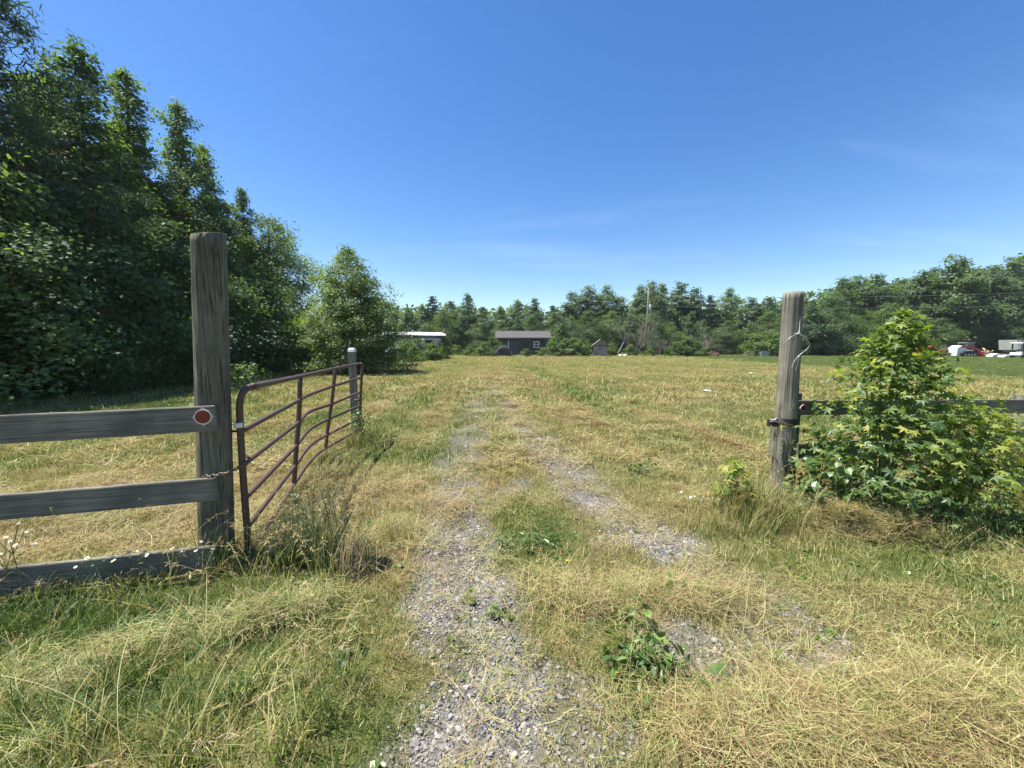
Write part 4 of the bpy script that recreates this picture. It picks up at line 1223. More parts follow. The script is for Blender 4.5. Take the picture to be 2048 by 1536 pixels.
# orange digger arm with its frame
E = thing('orange_digger', 'orange digger with low folded boom behind the sweetgum bush', 'digger', (ground_at(1834, 57), 57, 0))
mb = MB(); mb.prism([(0, .35), (.9, .35), (1.0, .8), (.75, 1.2), (.2, 1.2), (-.1, .8)], -.5, .5); mb.build('house', M['orange'], E, bevel=.04)
mb = MB(); mb.prism([(.3, 1.15), (1.0, 1.35), (2.1, 1.62), (2.6, 1.5), (2.5, 1.32), (2.05, 1.40), (1.0, 1.08), (.4, .9)], -.14, .14); mb.build('boom', M['orange'], E)
mb = MB(); mb.prism([(2.3, 1.5), (2.62, 1.42), (3.4, .95), (4.0, .98), (4.05, .80), (3.3, .75), (2.35, 1.25)], -.10, .10); mb.build('stick', M['orange'], E)
mb = MB(); mb.prism([(3.7, .85), (4.3, 1.0), (4.35, .7), (4.05, .5), (3.7, .6)], -.3, .3); mb.build('bucket', M['rust'], E)
MB().tube([(.9, .0, 1.0), (2.0, 0, 1.2)], .05, 8).build('ram', M['steel'], E)
for yy in (-.75, .75):
    mb = MB(); mb.prism([(-.2, .2), (.1, 0), (1.9, 0), (2.2, .2), (2.1, .45), (-.1, .45)], yy - .2, yy + .2); mb.build('track', M['rubber'], E)
MB().box((2.9, -.4, .25), (2.2, .12, .14)).build('frame_rail', M['red_paint'], E)
MB().box((2.9, .4, .25), (2.2, .12, .14)).build('frame_rail', M['red_paint'], E)

# white and red compact loader
E = thing('compact_loader', 'white compact track loader with red arms and dark cab', 'loader', (ground_at(1904, 57), 57, 0))
for yy in (-.75, .75):
    mb = MB(); mb.prism([(.5, .25), (.75, .02), (2.4, .02), (2.75, .25), (2.6, .62), (.8, .68), (.45, .5)], yy - .2, yy + .2); mb.build('track', M['rubber'], E)
    for k in range(4):
        MB().tube([(.95 + k * .45, yy - .22, .28), (.95 + k * .45, yy + .22, .28)], .15, 10).build('roller', M['grey_metal'], E)
mb = MB(); mb.prism([(0, .10), (.5, .10), (.62, .55), (.95, .78), (2.4, .82), (2.45, .95), (1.3, 1.0), (1.15, 1.5), (.55, 1.62), (.05, 1.25)], -.62, .62); mb.build('body', M['white_paint'], E, bevel=.03)
mb = MB(); mb.prism([(1.35, .98), (2.55, .98), (2.45, 1.95), (1.45, 1.95)], -.5, .5); cb = mb.build('cab', M['glass'], E)
for xx, yy in ((1.38, -.52), (2.52, -.52), (1.38, .52), (2.52, .52)):
    MB().tube([(xx, yy, .95), (xx + (.07 if xx < 2 else -.07), yy, 1.97)], .045, 6).build('cab_pillar', M['grey_metal'], cb)
MB().box((1.95, 0, 2.02), (1.3, 1.15, .1)).build('cab_roof', M['grey_metal'], cb)
for yy in (-.72, .72):
    mb = MB(); mb.prism([(.7, 1.55), (1.0, 1.62), (2.5, 1.30), (3.0, 1.15), (3.65, .3), (3.55, .12), (3.3, .2), (2.75, .92), (2.3, 1.05), (.8, 1.35)], yy - .09, yy + .09); mb.build('arm', M['red_paint'], E)
mb = MB(); mb.prism([(3.45, .05), (4.0, .05), (4.05, .12), (3.7, .2), (3.62, .75), (3.5, .75)], -.85, .85); mb.build('bucket', M['red_paint'], E)
mb = MB(); mb.prism([(2.5, .95), (2.95, 1.0), (3.2, .6), (2.7, .45)], -.55, .55); mb.build('front_frame', M['red_paint'], E)

for i, (u0, u1, Y, zz, lab) in enumerate(((1872, 1903, 56.5, .55, 'long pale plank between orange digger and white loader'), (1960, 2010, 56.4, .5, 'long grey rail lying right of the white loader'))):
    a, b = ground_at(u0, Y), ground_at(u1, Y)
    mb = MB().box(((a + b) / 2, Y, zz - .1 + .06), (abs(b - a), .25, .12), Matrix.Rotation(.03, 3, 'Y'))
    for xx in (a + .3, b - .3): mb.box((xx, Y, zz / 2 - .1), (.2, .3, zz))
    tag(mb.build('long_timber' if i == 0 else 'metal_bar', M['timber' if i == 0 else 'grey_metal']), lab, 'beam')
for i, (u, Y, w, lab) in enumerate(((1988, 54.5, 1.3, 'white overturned tub lying right of the timber pile'), (2015, 52.5, 1.7, 'white sheet pile beside the dump truck wheel'))):
    mb = MB(); mb.prism([(-w / 2, 0), (w / 2, 0), (w / 2 - .15, .32), (w * .1, .5 - .15 * i), (-w / 2 + .1, .3)], -.4, .4)
    o = mb.build('white_tub' if i == 0 else 'white_sheet', M['white_paint'], None, False, (ground_at(u, Y), Y, .02), .04); tag(o, lab, 'junk')
    tag(o, kind='thing')

E = thing('dump_truck', 'dump truck with grey slatted bed cut off by the photo\'s right edge', 'truck', (ground_at(2013, 58), 58, 0))
mb = MB(); mb.prism([(.25, .95), (5.0, .95), (5.0, 2.45), (0, 2.45)], -1.15, 1.15); bed = mb.build('bed', M['bed_grey'], E)
for zz in (1.25, 1.7, 2.15): MB().box((2.6, -1.19, zz), (4.7, .06, .12)).build('rib', M['bed_grey'], bed)
for xx in (.35, 1.5, 2.7, 3.9): MB().box((xx, -1.2, 1.7), (.12, .1, 1.45)).build('stake', M['bed_grey'], bed)
MB().box((3.2, 0, .75), (6.5, .8, .25)).build('chassis', M['rubber'], E)
for xx in (1.2, 2.4, 5.9):
    for yy in (-1.0, 1.0):
        w = MB().tube([(xx, yy - .15, .5), (xx, yy + .15, .5)], .5, 18).build('wheel', M['rubber'], E)
        MB().tube([(xx, yy - .17, .5), (xx, yy + .17, .5)], .26, 12).build('rim', M['grey_metal'], w)
mb = MB(); mb.prism([(5.2, .6), (7.0, .6), (7.0, 1.5), (6.5, 1.6), (6.3, 2.5), (5.2, 2.5)], -1.1, 1.1); mb.build('cab', M['white_paint'], E, bevel=.05)

E = thing('utility_cart', 'white-roofed utility cart in front of the dump truck', 'cart', (ground_at(2034, 50), 50, 0))
MB().box((.9, 0, 1.95), (2.3, 1.3, .14)).build('roof', M['white_paint'], E, bevel=.03)
for xx, yy in ((.1, -.55), (1.7, -.55), (.1, .55), (1.7, .55)): MB().tube([(xx, yy, .6), (xx - .08, yy, 1.9)], .07, 8).build('roof_post', M['rubber'], E)
mb = MB(); mb.prism([(-.2, .35), (2.2, .35), (2.2, .75), (1.2, .8), (1.1, .95), (.6, .95), (.5, .7), (-.2, .75)], -.6, .6); mb.build('body', M['white_paint'], E, bevel=.04)
MB().box((.85, 0, 1.05), (.55, 1.1, .16)).build('seat', M['dark_tarp'], E, bevel=.03)
for xx in (.2, 1.8):
    for yy in (-.55, .55):
        w = MB().tube([(xx, yy - .1, .27), (xx, yy + .1, .27)], .27, 14).build('wheel', M['rubber'], E)
        MB().tube([(xx, yy - .12, .27), (xx, yy + .12, .27)], .13, 10).build('rim', M['grey_metal'], w)

# pale litter in the field
for i, (u, v, s, lab) in enumerate(((1414, 787, .2, 'pale scrap of paper lying in the mid field'), (1502, 750, .16, 'tiny white scrap in the far field left of the right gate post'))):
    x, y = G(u, v); z = hz(x, y)
    r = random.Random(40 + i)
    vs = [(x + math.cos(k * 1.05) * s * r.uniform(.5, 1), y + math.sin(k * 1.05) * s * r.uniform(.5, 1), z + .10 + .03 * r.random()) for k in range(6)]
    tag(MB().add(vs + [(a, b, c - .012) for a, b, c in vs], [tuple(range(6)), tuple(range(11, 5, -1))] + [(k, k + 6, (k + 1) % 6 + 6, (k + 1) % 6) for k in range(6)]).build('paper_scrap', M['white_paint']), lab, 'litter')

# ------------------------------------------------------------------ gate posts, fences, gate
def round_post(name, label, base, top, r0, r1, mat, seed, slant=.02):
    r = np.random.default_rng(seed)
    t = thing(name, label, 'gate post', (base.x, base.y, base.z))
    n, m = 40, 36
    vs, fs = [], []
    ax = top - base
    for j in range(m + 1):
        f = j / m
        c = ax * f
        for k in range(n):
            a = 2 * math.pi * k / n
            rad = (r0 + (r1 - r0) * f) * (1 + .018 * math.sin(3 * a + seed) + .010 * math.sin(7 * a + 2 * f + seed))
            groove = 0
            for (ga, gw, f0, f1) in ((-1.2, .05, .05, .6), (-2.0, .05, .35, 1.0), (-.7, .04, .2, .95), (-2.6, .05, .0, .5), (-1.55, .04, .55, 1.0)):
                if f0 < f < f1: groove += .012 * math.exp(-(((a - (ga % (2 * math.pi)) + .12 * math.sin(5 * f)) / gw) ** 2))
            rad -= groove
            z = c.z + (slant * math.sin(a + .8) * (f > .985))
            vs.append((c.x + rad * math.cos(a), c.y + rad * math.sin(a), z))
    for j in range(m):
        for k in range(n):
            k2 = (k + 1) % n
            fs.append((j * n + k, j * n + k2, (j + 1) * n + k2, (j + 1) * n + k))
    fs.append(tuple(range(m * n, (m + 1) * n)))
    MB().add(vs, fs).build('post', mat, t, True)
    return t

def board(parent, p0, p1, h, th, mat, seed, name='board'):
    """plank with slightly wavy, rounded edges from p0 to p1 (centres of its ends, world)"""
    r = random.Random(seed)
    d = p1 - p0; ln = d.length
    n = 26; vs, fs = [], []
    sec = [(-.5, -.5), (-.5, .46), (-.40, .5), (.40, .5), (.5, .46), (.5, -.5)]
    for i in range(n + 1):
        x = -ln / 2 + ln * i / n
        w1, w2, w3 = r.gauss(0, .0008), r.gauss(0, .0008), r.gauss(0, .0008)
        for (a, b) in sec: vs.append((x + (r.gauss(0, .003) if i in (0, n) else 0), a * th + w3, b * h + (w1 if b > 0 else w2)))
    m = len(sec)
    for i in range(n):
        for k in range(m):
            k2 = (k + 1) % m
            fs.append((i * m + k, i * m + k2, (i + 1) * m + k2, (i + 1) * m + k))
    fs += [tuple(range(m)), tuple(range(n * m, n * m + m))]
    o = MB().add(vs, fs).build(name, mat, parent, False)
    o.rotation_euler = Matrix((d.normalized(), Vector((-d.y, d.x, 0)).normalized(), d.normalized().cross(Vector((-d.y, d.x, 0)).normalized()))).transposed().to_euler()
    o.location = (p0 + p1) / 2 - parent.location
    return o

def reflector(parent_board, p, right, r, world_parent):
    """round red reflector with a pale rim on a pale diamond plate; p world centre, facing the viewer"""
    up = Vector((0, 0, 1)); nrm = right.cross(up).normalized()
    loc = p - world_parent.location
    t = bpy.data.objects.new('reflector', None); COL.objects.link(t); t.parent = world_parent; t.location = loc
    def disc(rr, y0, y1, n, a0=0, sx=1):
        vs = []
        for y in (y0, y1):
            for k in range(n):
                a = a0 + 2 * math.pi * k / n
                vs.append(right * math.cos(a) * rr * sx + up * math.sin(a) * rr + nrm * y)
        return MB().add(vs, [tuple(range(n)), tuple(range(2 * n - 1, n - 1, -1))] + [(k, (k + 1) % n, (k + 1) % n + n, k + n) for k in range(n)])
    disc(r * 1.36, 0, .003, 4).build('backing_plate', M['grey_metal'], t)
    disc(r * 1.05, .003, .008, 28).build('rim', M['white_paint'], t)
    disc(r * .90, .008, .012, 28).build('lens', M['red_refl'], t)

def chain(name, label, pts, ll, rad, mat, cat='chain'):
    """links threaded along a path, one mesh"""
    pts = catmull(pts, 10)
    mb = MB(); acc = 0; k = 0; i = 0
    tot = sum((b - a).length for a, b in zip(pts[:-1], pts[1:]))
    n = max(2, int(tot / ll))
    def sample(s):
        for a, b in zip(pts[:-1], pts[1:]):
            d = (b - a).length
            if s <= d: return a + (b - a) * (s / max(d, 1e-6)), (b - a).normalized()
            s -= d
        return pts[-1], (pts[-1] - pts[-2]).normalized()
    for k in range(n):
        c, t = sample((k + .5) * ll)
        ref = Vector((0, 0, 1)) if abs(t.z) < .8 else Vector((1, 0, 0))
        u = t.cross(ref).normalized(); w = t.cross(u)
        s = u if k % 2 else w
        loop = [c + t * math.cos(a) * ll * .68 + s * math.sin(a) * ll * .34 for a in [2 * math.pi * q / 10 for q in range(11)]]
        mb.tube(loop, rad, 5, False)
    o = mb.build(name, mat, None, True)
    return tag(o, label, cat)

LB = at(434, 1120, 2.91); LB.z = hz(LB.x, LB.y) - .1
LT = at(417, 470, 2.91)
round_post('gate_post', 'tall thick round weathered gate post carrying the rusty metal gate', LB, LT, .118, .106, M['post'], 1)
RB = at(1560, 1010, 4.12); RB.z = hz(RB.x, RB.y) - .1
RT = at(1587, 585, 4.12)
round_post('gate_post', 'leaning round grey gate post beside the sweetgum bush', RB, RT, .112, .092, M['post2'], 4)

# left fence
FL = thing('board_fence', 'three-board fence with red reflector left of the tall gate post', 'fence', (LB.x - .1, LB.y - .12, 0))
yr, yl = 2.785, 2.47
for i, (vr0, vr1, vl0, vl1) in enumerate(((811, 861, 834, 884), (955, 999, 989, 1039), (1091, 1141, 1138, 1190))):
    pr = (at(431, vr0, yr) + at(434, vr1, yr)) / 2; pl = (at(0, vl0, yl) + at(0, vl1, yl)) / 2
    h = at(430, vr0, yr).z - at(430, vr1, yr).z
    board(FL, pl + (pl - pr) * 1.1, pr, h, .035, M['board'], 20 + i)
pl = at(0, 850, yl); pr = at(431, 836, yr); e = pl + (pl - pr) * 1.0
MB().tube([(e.x - FL.location.x, e.y - FL.location.y + .1, -.3), (e.x - FL.location.x, e.y - FL.location.y + .1, 1.15)], [.08, .075], 14).build('fence_post', M['post'], FL, True)
for (u, vs_) in ((404, (826, 849)), (408, (968, 989)), (413, (1104, 1128))):
    for v in vs_:
        q = at(u, v, yr - .024) - FL.location
        MB().tube([q, q + Vector((-.0015, -.006, 0))], [.0065, .0055], 8).build('nail', M['dark_iron'], FL)
dirl = (at(431, 836, yr) - at(0, 858, yl)); dirl.z = 0; dirl.normalize()
reflector(None, at(411, 832, yr - .006) - Vector((-dirl.y, dirl.x, 0)) * .030, dirl, .053, FL)

# right fence
FR = thing('board_fence', 'three-board dark fence behind the sweetgum bush with small red reflector', 'fence', (3.1, 4.25, 0))
yr, yl = 4.28, 4.55
for i, (vl0, vl1, vr0, vr1) in enumerate(((801, 830, 801, 824), (887, 917, 868, 890), (975, 1003, 938, 960))):
    pl = (at(1594, vl0, yr) + at(1594, vl1, yr)) / 2; pr = (at(2048, vr0, yl) + at(2048, vr1, yl)) / 2
    h = at(1594, vl0, yr).z - at(1594, vl1, yr).z
    board(FR, pl, pl + (pr - pl) * 1.9, h, .032, M['board'], 30 + i)
q = at(1590, 785, 4.36)
MB().box((q.x - 3.1, q.y - 4.25, (q.z - .3) / 2), (.10, .10, q.z + .3)).build('fence_post', M['post'], FR, bevel=.008)
for u in (2043, 2400):
    q = at(u, 790, 4.64)
    MB().tube([(q.x - 3.1, q.y - 4.25, -.3), (q.x - 3.1, q.y - 4.25, q.z)], [.075, .068], 14).build('fence_post', M['post'], FR, True)
dirr = Vector((1, .08, 0)).normalized()
reflector(None, at(1606, 816, 4.252), dirr, .036, FR)

# metal gate
ST = [(2.96, [(484, 777), (482, 863), (486, 930), (490, 997), (494, 1055), (498, 1106)]),
      (4.35, [(600, 753), (599, 800), (597, 845), (593, 891), (590, 932), (588, 969)]),
      (4.85, [(634, 744.5), (620, 789), (620, 823), (620, 859), (620, 892), (618, 926)]),
      (5.75, [(671, 737), (667, 772), (663, 808), (658, 838), (654, 870), (651, 897)]),
      (6.80, [(723, 727), (722, 755), (721, 784), (721, 811), (720, 836), (719, 859)])]
GT = thing('metal_gate', 'rusty brown tubular farm gate swung open and bent in the middle', 'gate', (at(490, 1106, 2.96).x, 2.96, 0))
def loc(p): return p - GT.location
frame = [at(498, 1114, 2.96), at(494, 1055, 2.96), at(489, 990, 2.96), at(483, 900, 2.96), at(479.5, 830, 2.96), at(480, 806, 2.96), at(483.5, 790, 2.965), at(491, 779, 3.0), at(503, 773, 3.06), at(520, 770, 3.18),
         at(600, 753, 4.35), at(671, 737, 5.75), at(716, 728, 6.72), at(722, 728, 6.79), at(724, 733, 6.80), at(723, 755, 6.8), at(721, 800, 6.8), at(719.5, 862, 6.8)]
MB().tube([loc(p) for p in catmull(frame, 5)], .0245, 12).build('frame_tube', M['rust'], GT, True)
for i in range(1, 6):
    pts = [at(ST[j][1][i][0], ST[j][1][i][1], ST[j][0]) for j in range(5)]
    # straight run to the first strap, then the bend
    pts = [pts[0], pts[0].lerp(pts[1], .35), pts[0].lerp(pts[1], .7), pts[1], pts[2], pts[3], pts[4]]
    MB().tube([loc(p) for p in catmull(pts, 6)], .021, 10).build('rail', M['rust'], GT, True)
for j, w in ((1, .030), (3, .028)):
    pts = [at(a, b, ST[j][0] - .0) for a, b in ST[j][1]]
    MB().tube([loc(p) for p in catmull(pts, 4)], w, 8, True, .42).build('strap', M['rust'], GT, True)
q = loc(at(477, 850, 2.95))
MB().tube([q + Vector((0, 0, -.02)), q + Vector((0, 0, .02))], .031, 14).build('hinge_band', M['white_paint'], GT, True)
MB().tube([q + Vector((-.14, 0, -.05)), q + Vector((0.0, 0, -.05)), q + Vector((.002, 0, .0))], .009, 8).build('hinge_pin', M['dark_iron'], GT, True)
q = loc(at(719, 800, 6.78)); MB().tube([q, q + Vector((-.09, 0, 0))], .015, 8).build('latch_stub', M['rust'], GT, True)
chain('gate_chain', 'rusty chain tying the metal gate to the tall post', [at(397, 958, 2.86), at(408, 953, 2.80), at(430, 951, 2.775), at(455, 945, 2.785), at(472, 938, 2.86), at(484, 930, 2.91), at(494, 926, 2.93), at(499, 918, 2.99), at(492, 912, 3.02)], .032, .0045, M['old_steel'])

q = at(704, 704, 7.02); b = at(712, 880, 7.02)
SP = thing('square_post', 'short square weathered post at the far end of the metal gate', 'post', (b.x, 7.02, 0))
vs = []
for z, ox in ((-.2, 0), (q.z, q.x - b.x)):
    for sx, sy in ((-1, -1), (1, -1), (1, 1), (-1, 1)): vs.append((ox + sx * .054, sy * .054, z))
MB().add(vs, [(0, 3, 2, 1), (4, 5, 6, 7), (0, 1, 5, 4), (1, 2, 6, 5), (2, 3, 7, 6), (3, 0, 4, 7)]).build('shaft', M['post2'], SP, bevel=.006)
vs = []
for z, s in ((q.z + .003, .058), (q.z + .05, .052), (q.z + .075, .035)):
    for sx, sy in ((-1, -1), (1, -1), (1, 1), (-1, 1)): vs.append((q.x - b.x + sx * s, sy * s, z))
MB().add(vs, [(0, 3, 2, 1), (8, 9, 10, 11)] + [(r_ * 4 + k, r_ * 4 + (k + 1) % 4, r_ * 4 + 4 + (k + 1) % 4, r_ * 4 + 4 + k) for r_ in (0, 1) for k in range(4)]).build('cap', M['white_paint'], SP)

# wire, latch band and chains on the right post
def wire(name, label, pts, rad=.0038, mat='wire'):
    return tag(MB().tube(catmull(pts, 6), rad, 6).build(name, M[mat], None, True), label, 'wire')
wire('bent_wire', 'pale bent wire looped across the leaning gate post', [at(1603, 597, 4.08), at(1600.5, 630, 4.04), at(1598, 664, 4.0), at(1594, 668, 3.95), at(1579, 676, 3.93), at(1566, 689, 3.97)])
wire('bent_wire', 'pale wire loop sticking out right of the leaning gate post', [at(1588, 668, 3.96), at(1597, 667, 3.92), at(1609, 675, 3.90), at(1619, 689, 3.92), at(1612, 700, 3.94), at(1598, 711, 3.96), at(1588, 724, 3.975), at(1584, 737, 3.985)])
wire('bent_wire', 'short pale wire end hanging below the wire loop', [at(1598, 712, 3.95), at(1595, 728, 3.97), at(1591, 741, 3.985)])
wire('hanging_wire', 'thin pale wire hanging down the right side of the leaning post', [at(1582, 862, 4.0), at(1580, 900, 4.0), at(1577, 950, 4.0), at(1575, 990, 3.99)], .003)
ctr = RB.lerp(RT, (at(1568, 842, 4.12).z - RB.z) / (RT.z - RB.z))
LA = thing('latch_band', 'dark iron latch band strapped round the leaning gate post', 'latch', tuple(ctr))
rr = .108
ring = [Vector((math.cos(a) * rr, math.sin(a) * rr, -.008 * math.sin(a))) for a in [R(150 + k * 12) for k in range(19)]]
mb = MB()
for a, b in zip(ring[:-1], ring[1:]):
    vs = [a * 1.0 - Vector((0, 0, .032)), b * 1.0 - Vector((0, 0, .032)), b + Vector((0, 0, .032)), a + Vector((0, 0, .032))]
    out = [Vector((p.x * 1.06, p.y * 1.06, p.z)) for p in vs]
    mb.add(vs + out, [(0, 1, 2, 3), (4, 7, 6, 5), (0, 4, 5, 1), (2, 6, 7, 3), (1, 5, 6, 2), (0, 3, 7, 4)])
mb.build('band', M['dark_iron'], LA)
q = at(1545, 846, 4.02) - ctr
MB().box(q, (.09, .05, .075)).build('bracket', M['dark_iron'], LA, bevel=.006)
MB().tube([at(1540, 840, 4.0) - ctr, at(1585, 851, 4.0) - ctr], .008, 8).build('bolt', M['steel'], LA, True)
chain('latch_chain', 'bright steel chain wrapped over the latch band', [at(1541, 843, 3.99), at(1552, 838, 3.97), at(1563, 842, 3.965), at(1572, 850, 3.965), at(1576, 860, 3.97), at(1568, 862, 3.97)], .03, .0045, M['steel'])
chain('hanging_chain', 'thin chain hanging at the left side of the leaning gate post', [at(1543, 852, 3.99), at(1541, 875, 4.0), at(1539, 900, 4.0), at(1538, 917, 4.0)], .026, .0036, M['steel'])
chain('hanging_chain', 'thin chain hanging down the front of the leaning gate post', [at(1568, 858, 3.965), at(1565, 880, 3.97), at(1563, 905, 3.975), at(1560, 925, 3.98)], .026, .0036, M['steel'])

# ------------------------------------------------------------------ sweetgum bush and neighbours
def star_leaf(name, young, mat, lobes=5):
    L5 = [(0, 1.0), (52, .93), (108, .70), (-108, .70), (-52, .93)] if lobes == 5 else [(0, 1.0), (60, .8), (-60, .8)]
    L5 = sorted(L5)
    pts = []
    for i, (a, l) in enumerate(L5):
        pts.append((a - 13, l * .62)); pts.append((a, l)); pts.append((a + 13, l * .62))
        if i < len(L5) - 1: pts.append(((a + L5[i + 1][0]) / 2, .36))
    pts.append((180, .12))
    vs = [(0, 0, 0)] + [(math.cos(R(a)) * l, math.sin(R(a)) * l, -.22 * l * l) for a, l in pts]
    vs += [(-.03, .0, 0), (-.75, 0, -.15), (-.75, .03, -.15)]
    n = len(pts)
    me = bpy.data.meshes.new(name)
    me.from_pydata(vs, [], [(0, 1 + k, 1 + (k + 1) % n) for k in range(n)] + [(n + 1, n + 2, n + 3)])
    vattr(me, 'lv', [young] * len(vs))
    me.materials.append(mat)
    return me
def oval_leaf(name, young, mat, asp=.36):
    vs = [(0, 0, 0), (.3, asp * .8, .05), (.6, asp * .85, .02), (1, 0, -.15), (.6, -asp * .85, .02), (.3, -asp * .8, .05), (.35, 0, 0), (.65, 0, -.03)]
    me = bpy.data.meshes.new(name)
    me.from_pydata(vs, [], [(0, 6, 1), (6, 7, 2, 1), (7, 3, 2), (0, 5, 6), (6, 5, 4, 7), (7, 4, 3)])
    vattr(me, 'lv', [young] * len(vs)); me.materials.append(mat)
    return me

def bush(name, label, x, y, h, wid, prof, nstem, nleaf, nparts, size, variants, seed, yfrac, depth=.8, cat='bush', top_lean=0.0, tilt=.5, zmin=.10):
    """leafy plant: stems, the leaves that show largest as parts, the rest of the foliage as one part"""
    r = np.random.default_rng(seed)
    zb = hz(x, y)
    t = thing(name, label, cat, (x, y, zb))
    mb = MB(); tips = []
    for k in range(nstem):
        a = r.uniform(0, 6.283); f = r.uniform(0, 1)
        zt = h * (1 - .55 * f * r.uniform(.4, 1)) if k else h * .97
        rad = wid * prof(zt / h * .9) * r.uniform(.2, .8) if k else .03
        e = Vector((rad * math.cos(a) + top_lean * zt / h, rad * math.sin(a) * depth, zt))
        m_ = Vector((e.x * .45 + r.normal(0, .03), e.y * .45, zt * .55))
        p = catmull([Vector((r.normal(0, .06 * wid), r.normal(0, .05 * wid), -.03)), m_, e], 5)
        mb.tube(p, [.011 * (1 - .8 * i / (len(p) - 1)) * max(.5, h / 1.5) for i in range(len(p))], 5, False)
        tips.append(p)
        for s in range(6):  # side twigs
            i = r.integers(3, len(p)); q = p[i]; zz = q.z / h
            d = Vector((r.normal(0, 1), r.normal(0, 1) * depth, r.uniform(.1, .8))).normalized() * wid * prof(min(1, zz)) * r.uniform(.3, .7)
            mb.tube([q, q + d * .6, q + d + Vector((0, 0, -.03))], [.004, .003, .0015], 4, False)
            tips.append([q + d * (i_ / 4) for i_ in range(5)])
    mb.build('stems', M['stem'], t, True)
    P, N = [], []
    for k in range(nleaf):
        zz = zmin + (1 - zmin) * r.uniform(0, 1) ** 1.05
        a = r.uniform(0, 6.283)
        q = r.uniform(.25, 1) ** .6 * wid * prof(zz) * (1 + .22 * math.sin(3 * a + 5 * zz + seed) + .16 * math.sin(7 * a - 9 * zz))
        p = Vector((q * math.cos(a) + top_lean * zz, q * math.sin(a) * depth, zz * h + r.normal(0, .03)))
        if r.uniform() < .32:
            b = tips[r.integers(0, len(tips))]; p = Vector(b[r.integers(max(1, len(b) // 2), len(b))]) + Vector(r.normal(0, .03, 3))
        if p.z < .03: p.z = .03
        P.append(p); N.append((Vector((math.cos(a), math.sin(a), .0)) * r.uniform(.2, .8) + Vector((0, 0, 1)) * r.uniform(.6, 1.1) + Vector(r.normal(0, tilt * .7, 3))).normalized())
    # nearest to the viewer first: these are the ones told apart singly
    vd = Vector((x, y, zb + h * .5 - CAM_H)).normalized()
    order = sorted(range(nleaf), key=lambda k: P[k].dot(vd) - .35 * wid * P[k].length * 0 + r.normal(0, .12 * wid))
    rest = MB(); rl = []
    for j, k in enumerate(order):
        p, nrm = P[k], N[k]
        zz = p.z / h
        d = Vector((p.x, p.y, 0)) + Vector(r.normal(0, .25 * wid, 3)); d = d - nrm * d.dot(nrm)
        if d.length < 1e-4: d = nrm.orthogonal()
        d.normalize(); d = (d - Vector((0, 0, .35))).normalized(); d = (d - nrm * d.dot(nrm)).normalized()
        s_ = nrm.cross(d)
        sc = size * r.uniform(.45, 1.3) * (1 - .25 * max(0, zz - .7))
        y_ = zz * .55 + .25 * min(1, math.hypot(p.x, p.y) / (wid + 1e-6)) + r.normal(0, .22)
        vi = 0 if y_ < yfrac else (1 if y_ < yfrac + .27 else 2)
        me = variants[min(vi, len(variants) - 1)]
        mt = Matrix((d, s_, nrm)).transposed() * sc
        if j < nparts:
            o = bpy.data.objects.new('leaf', me); COL.objects.link(o); o.parent = t
            o.matrix_local = Matrix.Translation(p) @ mt.to_4x4()
        else:
            rest.add([p + mt @ v.co for v in me.vertices], [tuple(q.vertices) for q in me.polygons])
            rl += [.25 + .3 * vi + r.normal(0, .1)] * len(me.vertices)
    if rest.v:
        me = bpy.data.meshes.new('foliage'); me.from_pydata(rest.v, [], rest.f); vattr(me, 'lv', np.clip(rl, 0, 1))
        o = link('foliage', me, variants[0].materials[0], t); o['kind'] = 'stuff'
    return t

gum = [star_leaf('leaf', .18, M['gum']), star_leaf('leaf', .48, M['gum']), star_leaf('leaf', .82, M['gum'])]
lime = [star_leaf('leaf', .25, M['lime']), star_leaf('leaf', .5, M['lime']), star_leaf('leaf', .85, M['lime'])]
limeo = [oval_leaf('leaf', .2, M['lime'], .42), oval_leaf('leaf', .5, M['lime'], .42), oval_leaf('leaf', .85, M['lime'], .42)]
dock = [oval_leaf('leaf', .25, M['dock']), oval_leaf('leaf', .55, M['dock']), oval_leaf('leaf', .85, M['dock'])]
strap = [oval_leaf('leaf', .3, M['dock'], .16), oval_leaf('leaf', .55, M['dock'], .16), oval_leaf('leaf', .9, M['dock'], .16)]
p_main = lambda z: max(.06, max(0, 1 - (max(0, z - .2) / .82) ** 1.6) * min(1, .62 + z * 1.3))
p_low = lambda z: max(.12, math.sqrt(max(0, 1 - (z - .35) ** 2 / .45)))
c = at(1752, 1010, 3.72)
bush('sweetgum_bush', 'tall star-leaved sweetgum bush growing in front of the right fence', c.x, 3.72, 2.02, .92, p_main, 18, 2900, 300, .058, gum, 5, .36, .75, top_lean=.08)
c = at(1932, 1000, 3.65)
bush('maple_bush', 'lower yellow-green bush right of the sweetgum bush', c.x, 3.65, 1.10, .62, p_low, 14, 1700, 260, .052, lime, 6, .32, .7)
c = at(2100, 1000, 3.9)
bush('maple_bush', 'yellow-green bush cut off by the right edge of the photo', c.x, 3.9, .6, .4, p_low, 8, 400, 100, .052, lime, 16, .32, .7)
c = at(1672, 1000, 3.55)
bush('broadleaf_weed', 'oval-leaved weed at the left foot of the sweetgum bush', c.x, 3.55, .72, .36, p_low, 9, 260, 200, .082, dock, 7, .55, .8, 'weed')
c = at(1600, 1000, 3.75)
bush('broadleaf_weed', 'small oval-leaved weed between leaning post and sweetgum bush', c.x + .25, 3.9, .85, .30, p_low, 7, 150, 100, .068, dock, 17, .62, .8, 'weed')
c = at(1462, 1010, 3.75)
bush('gum_sapling', 'small lime-green sapling in long grass left of the leaning post', c.x, 3.75, .55, .22, p_low, 6, 120, 120, .066, lime, 8, .22, .8, 'sapling')
c = at(707, 880, 6.6)
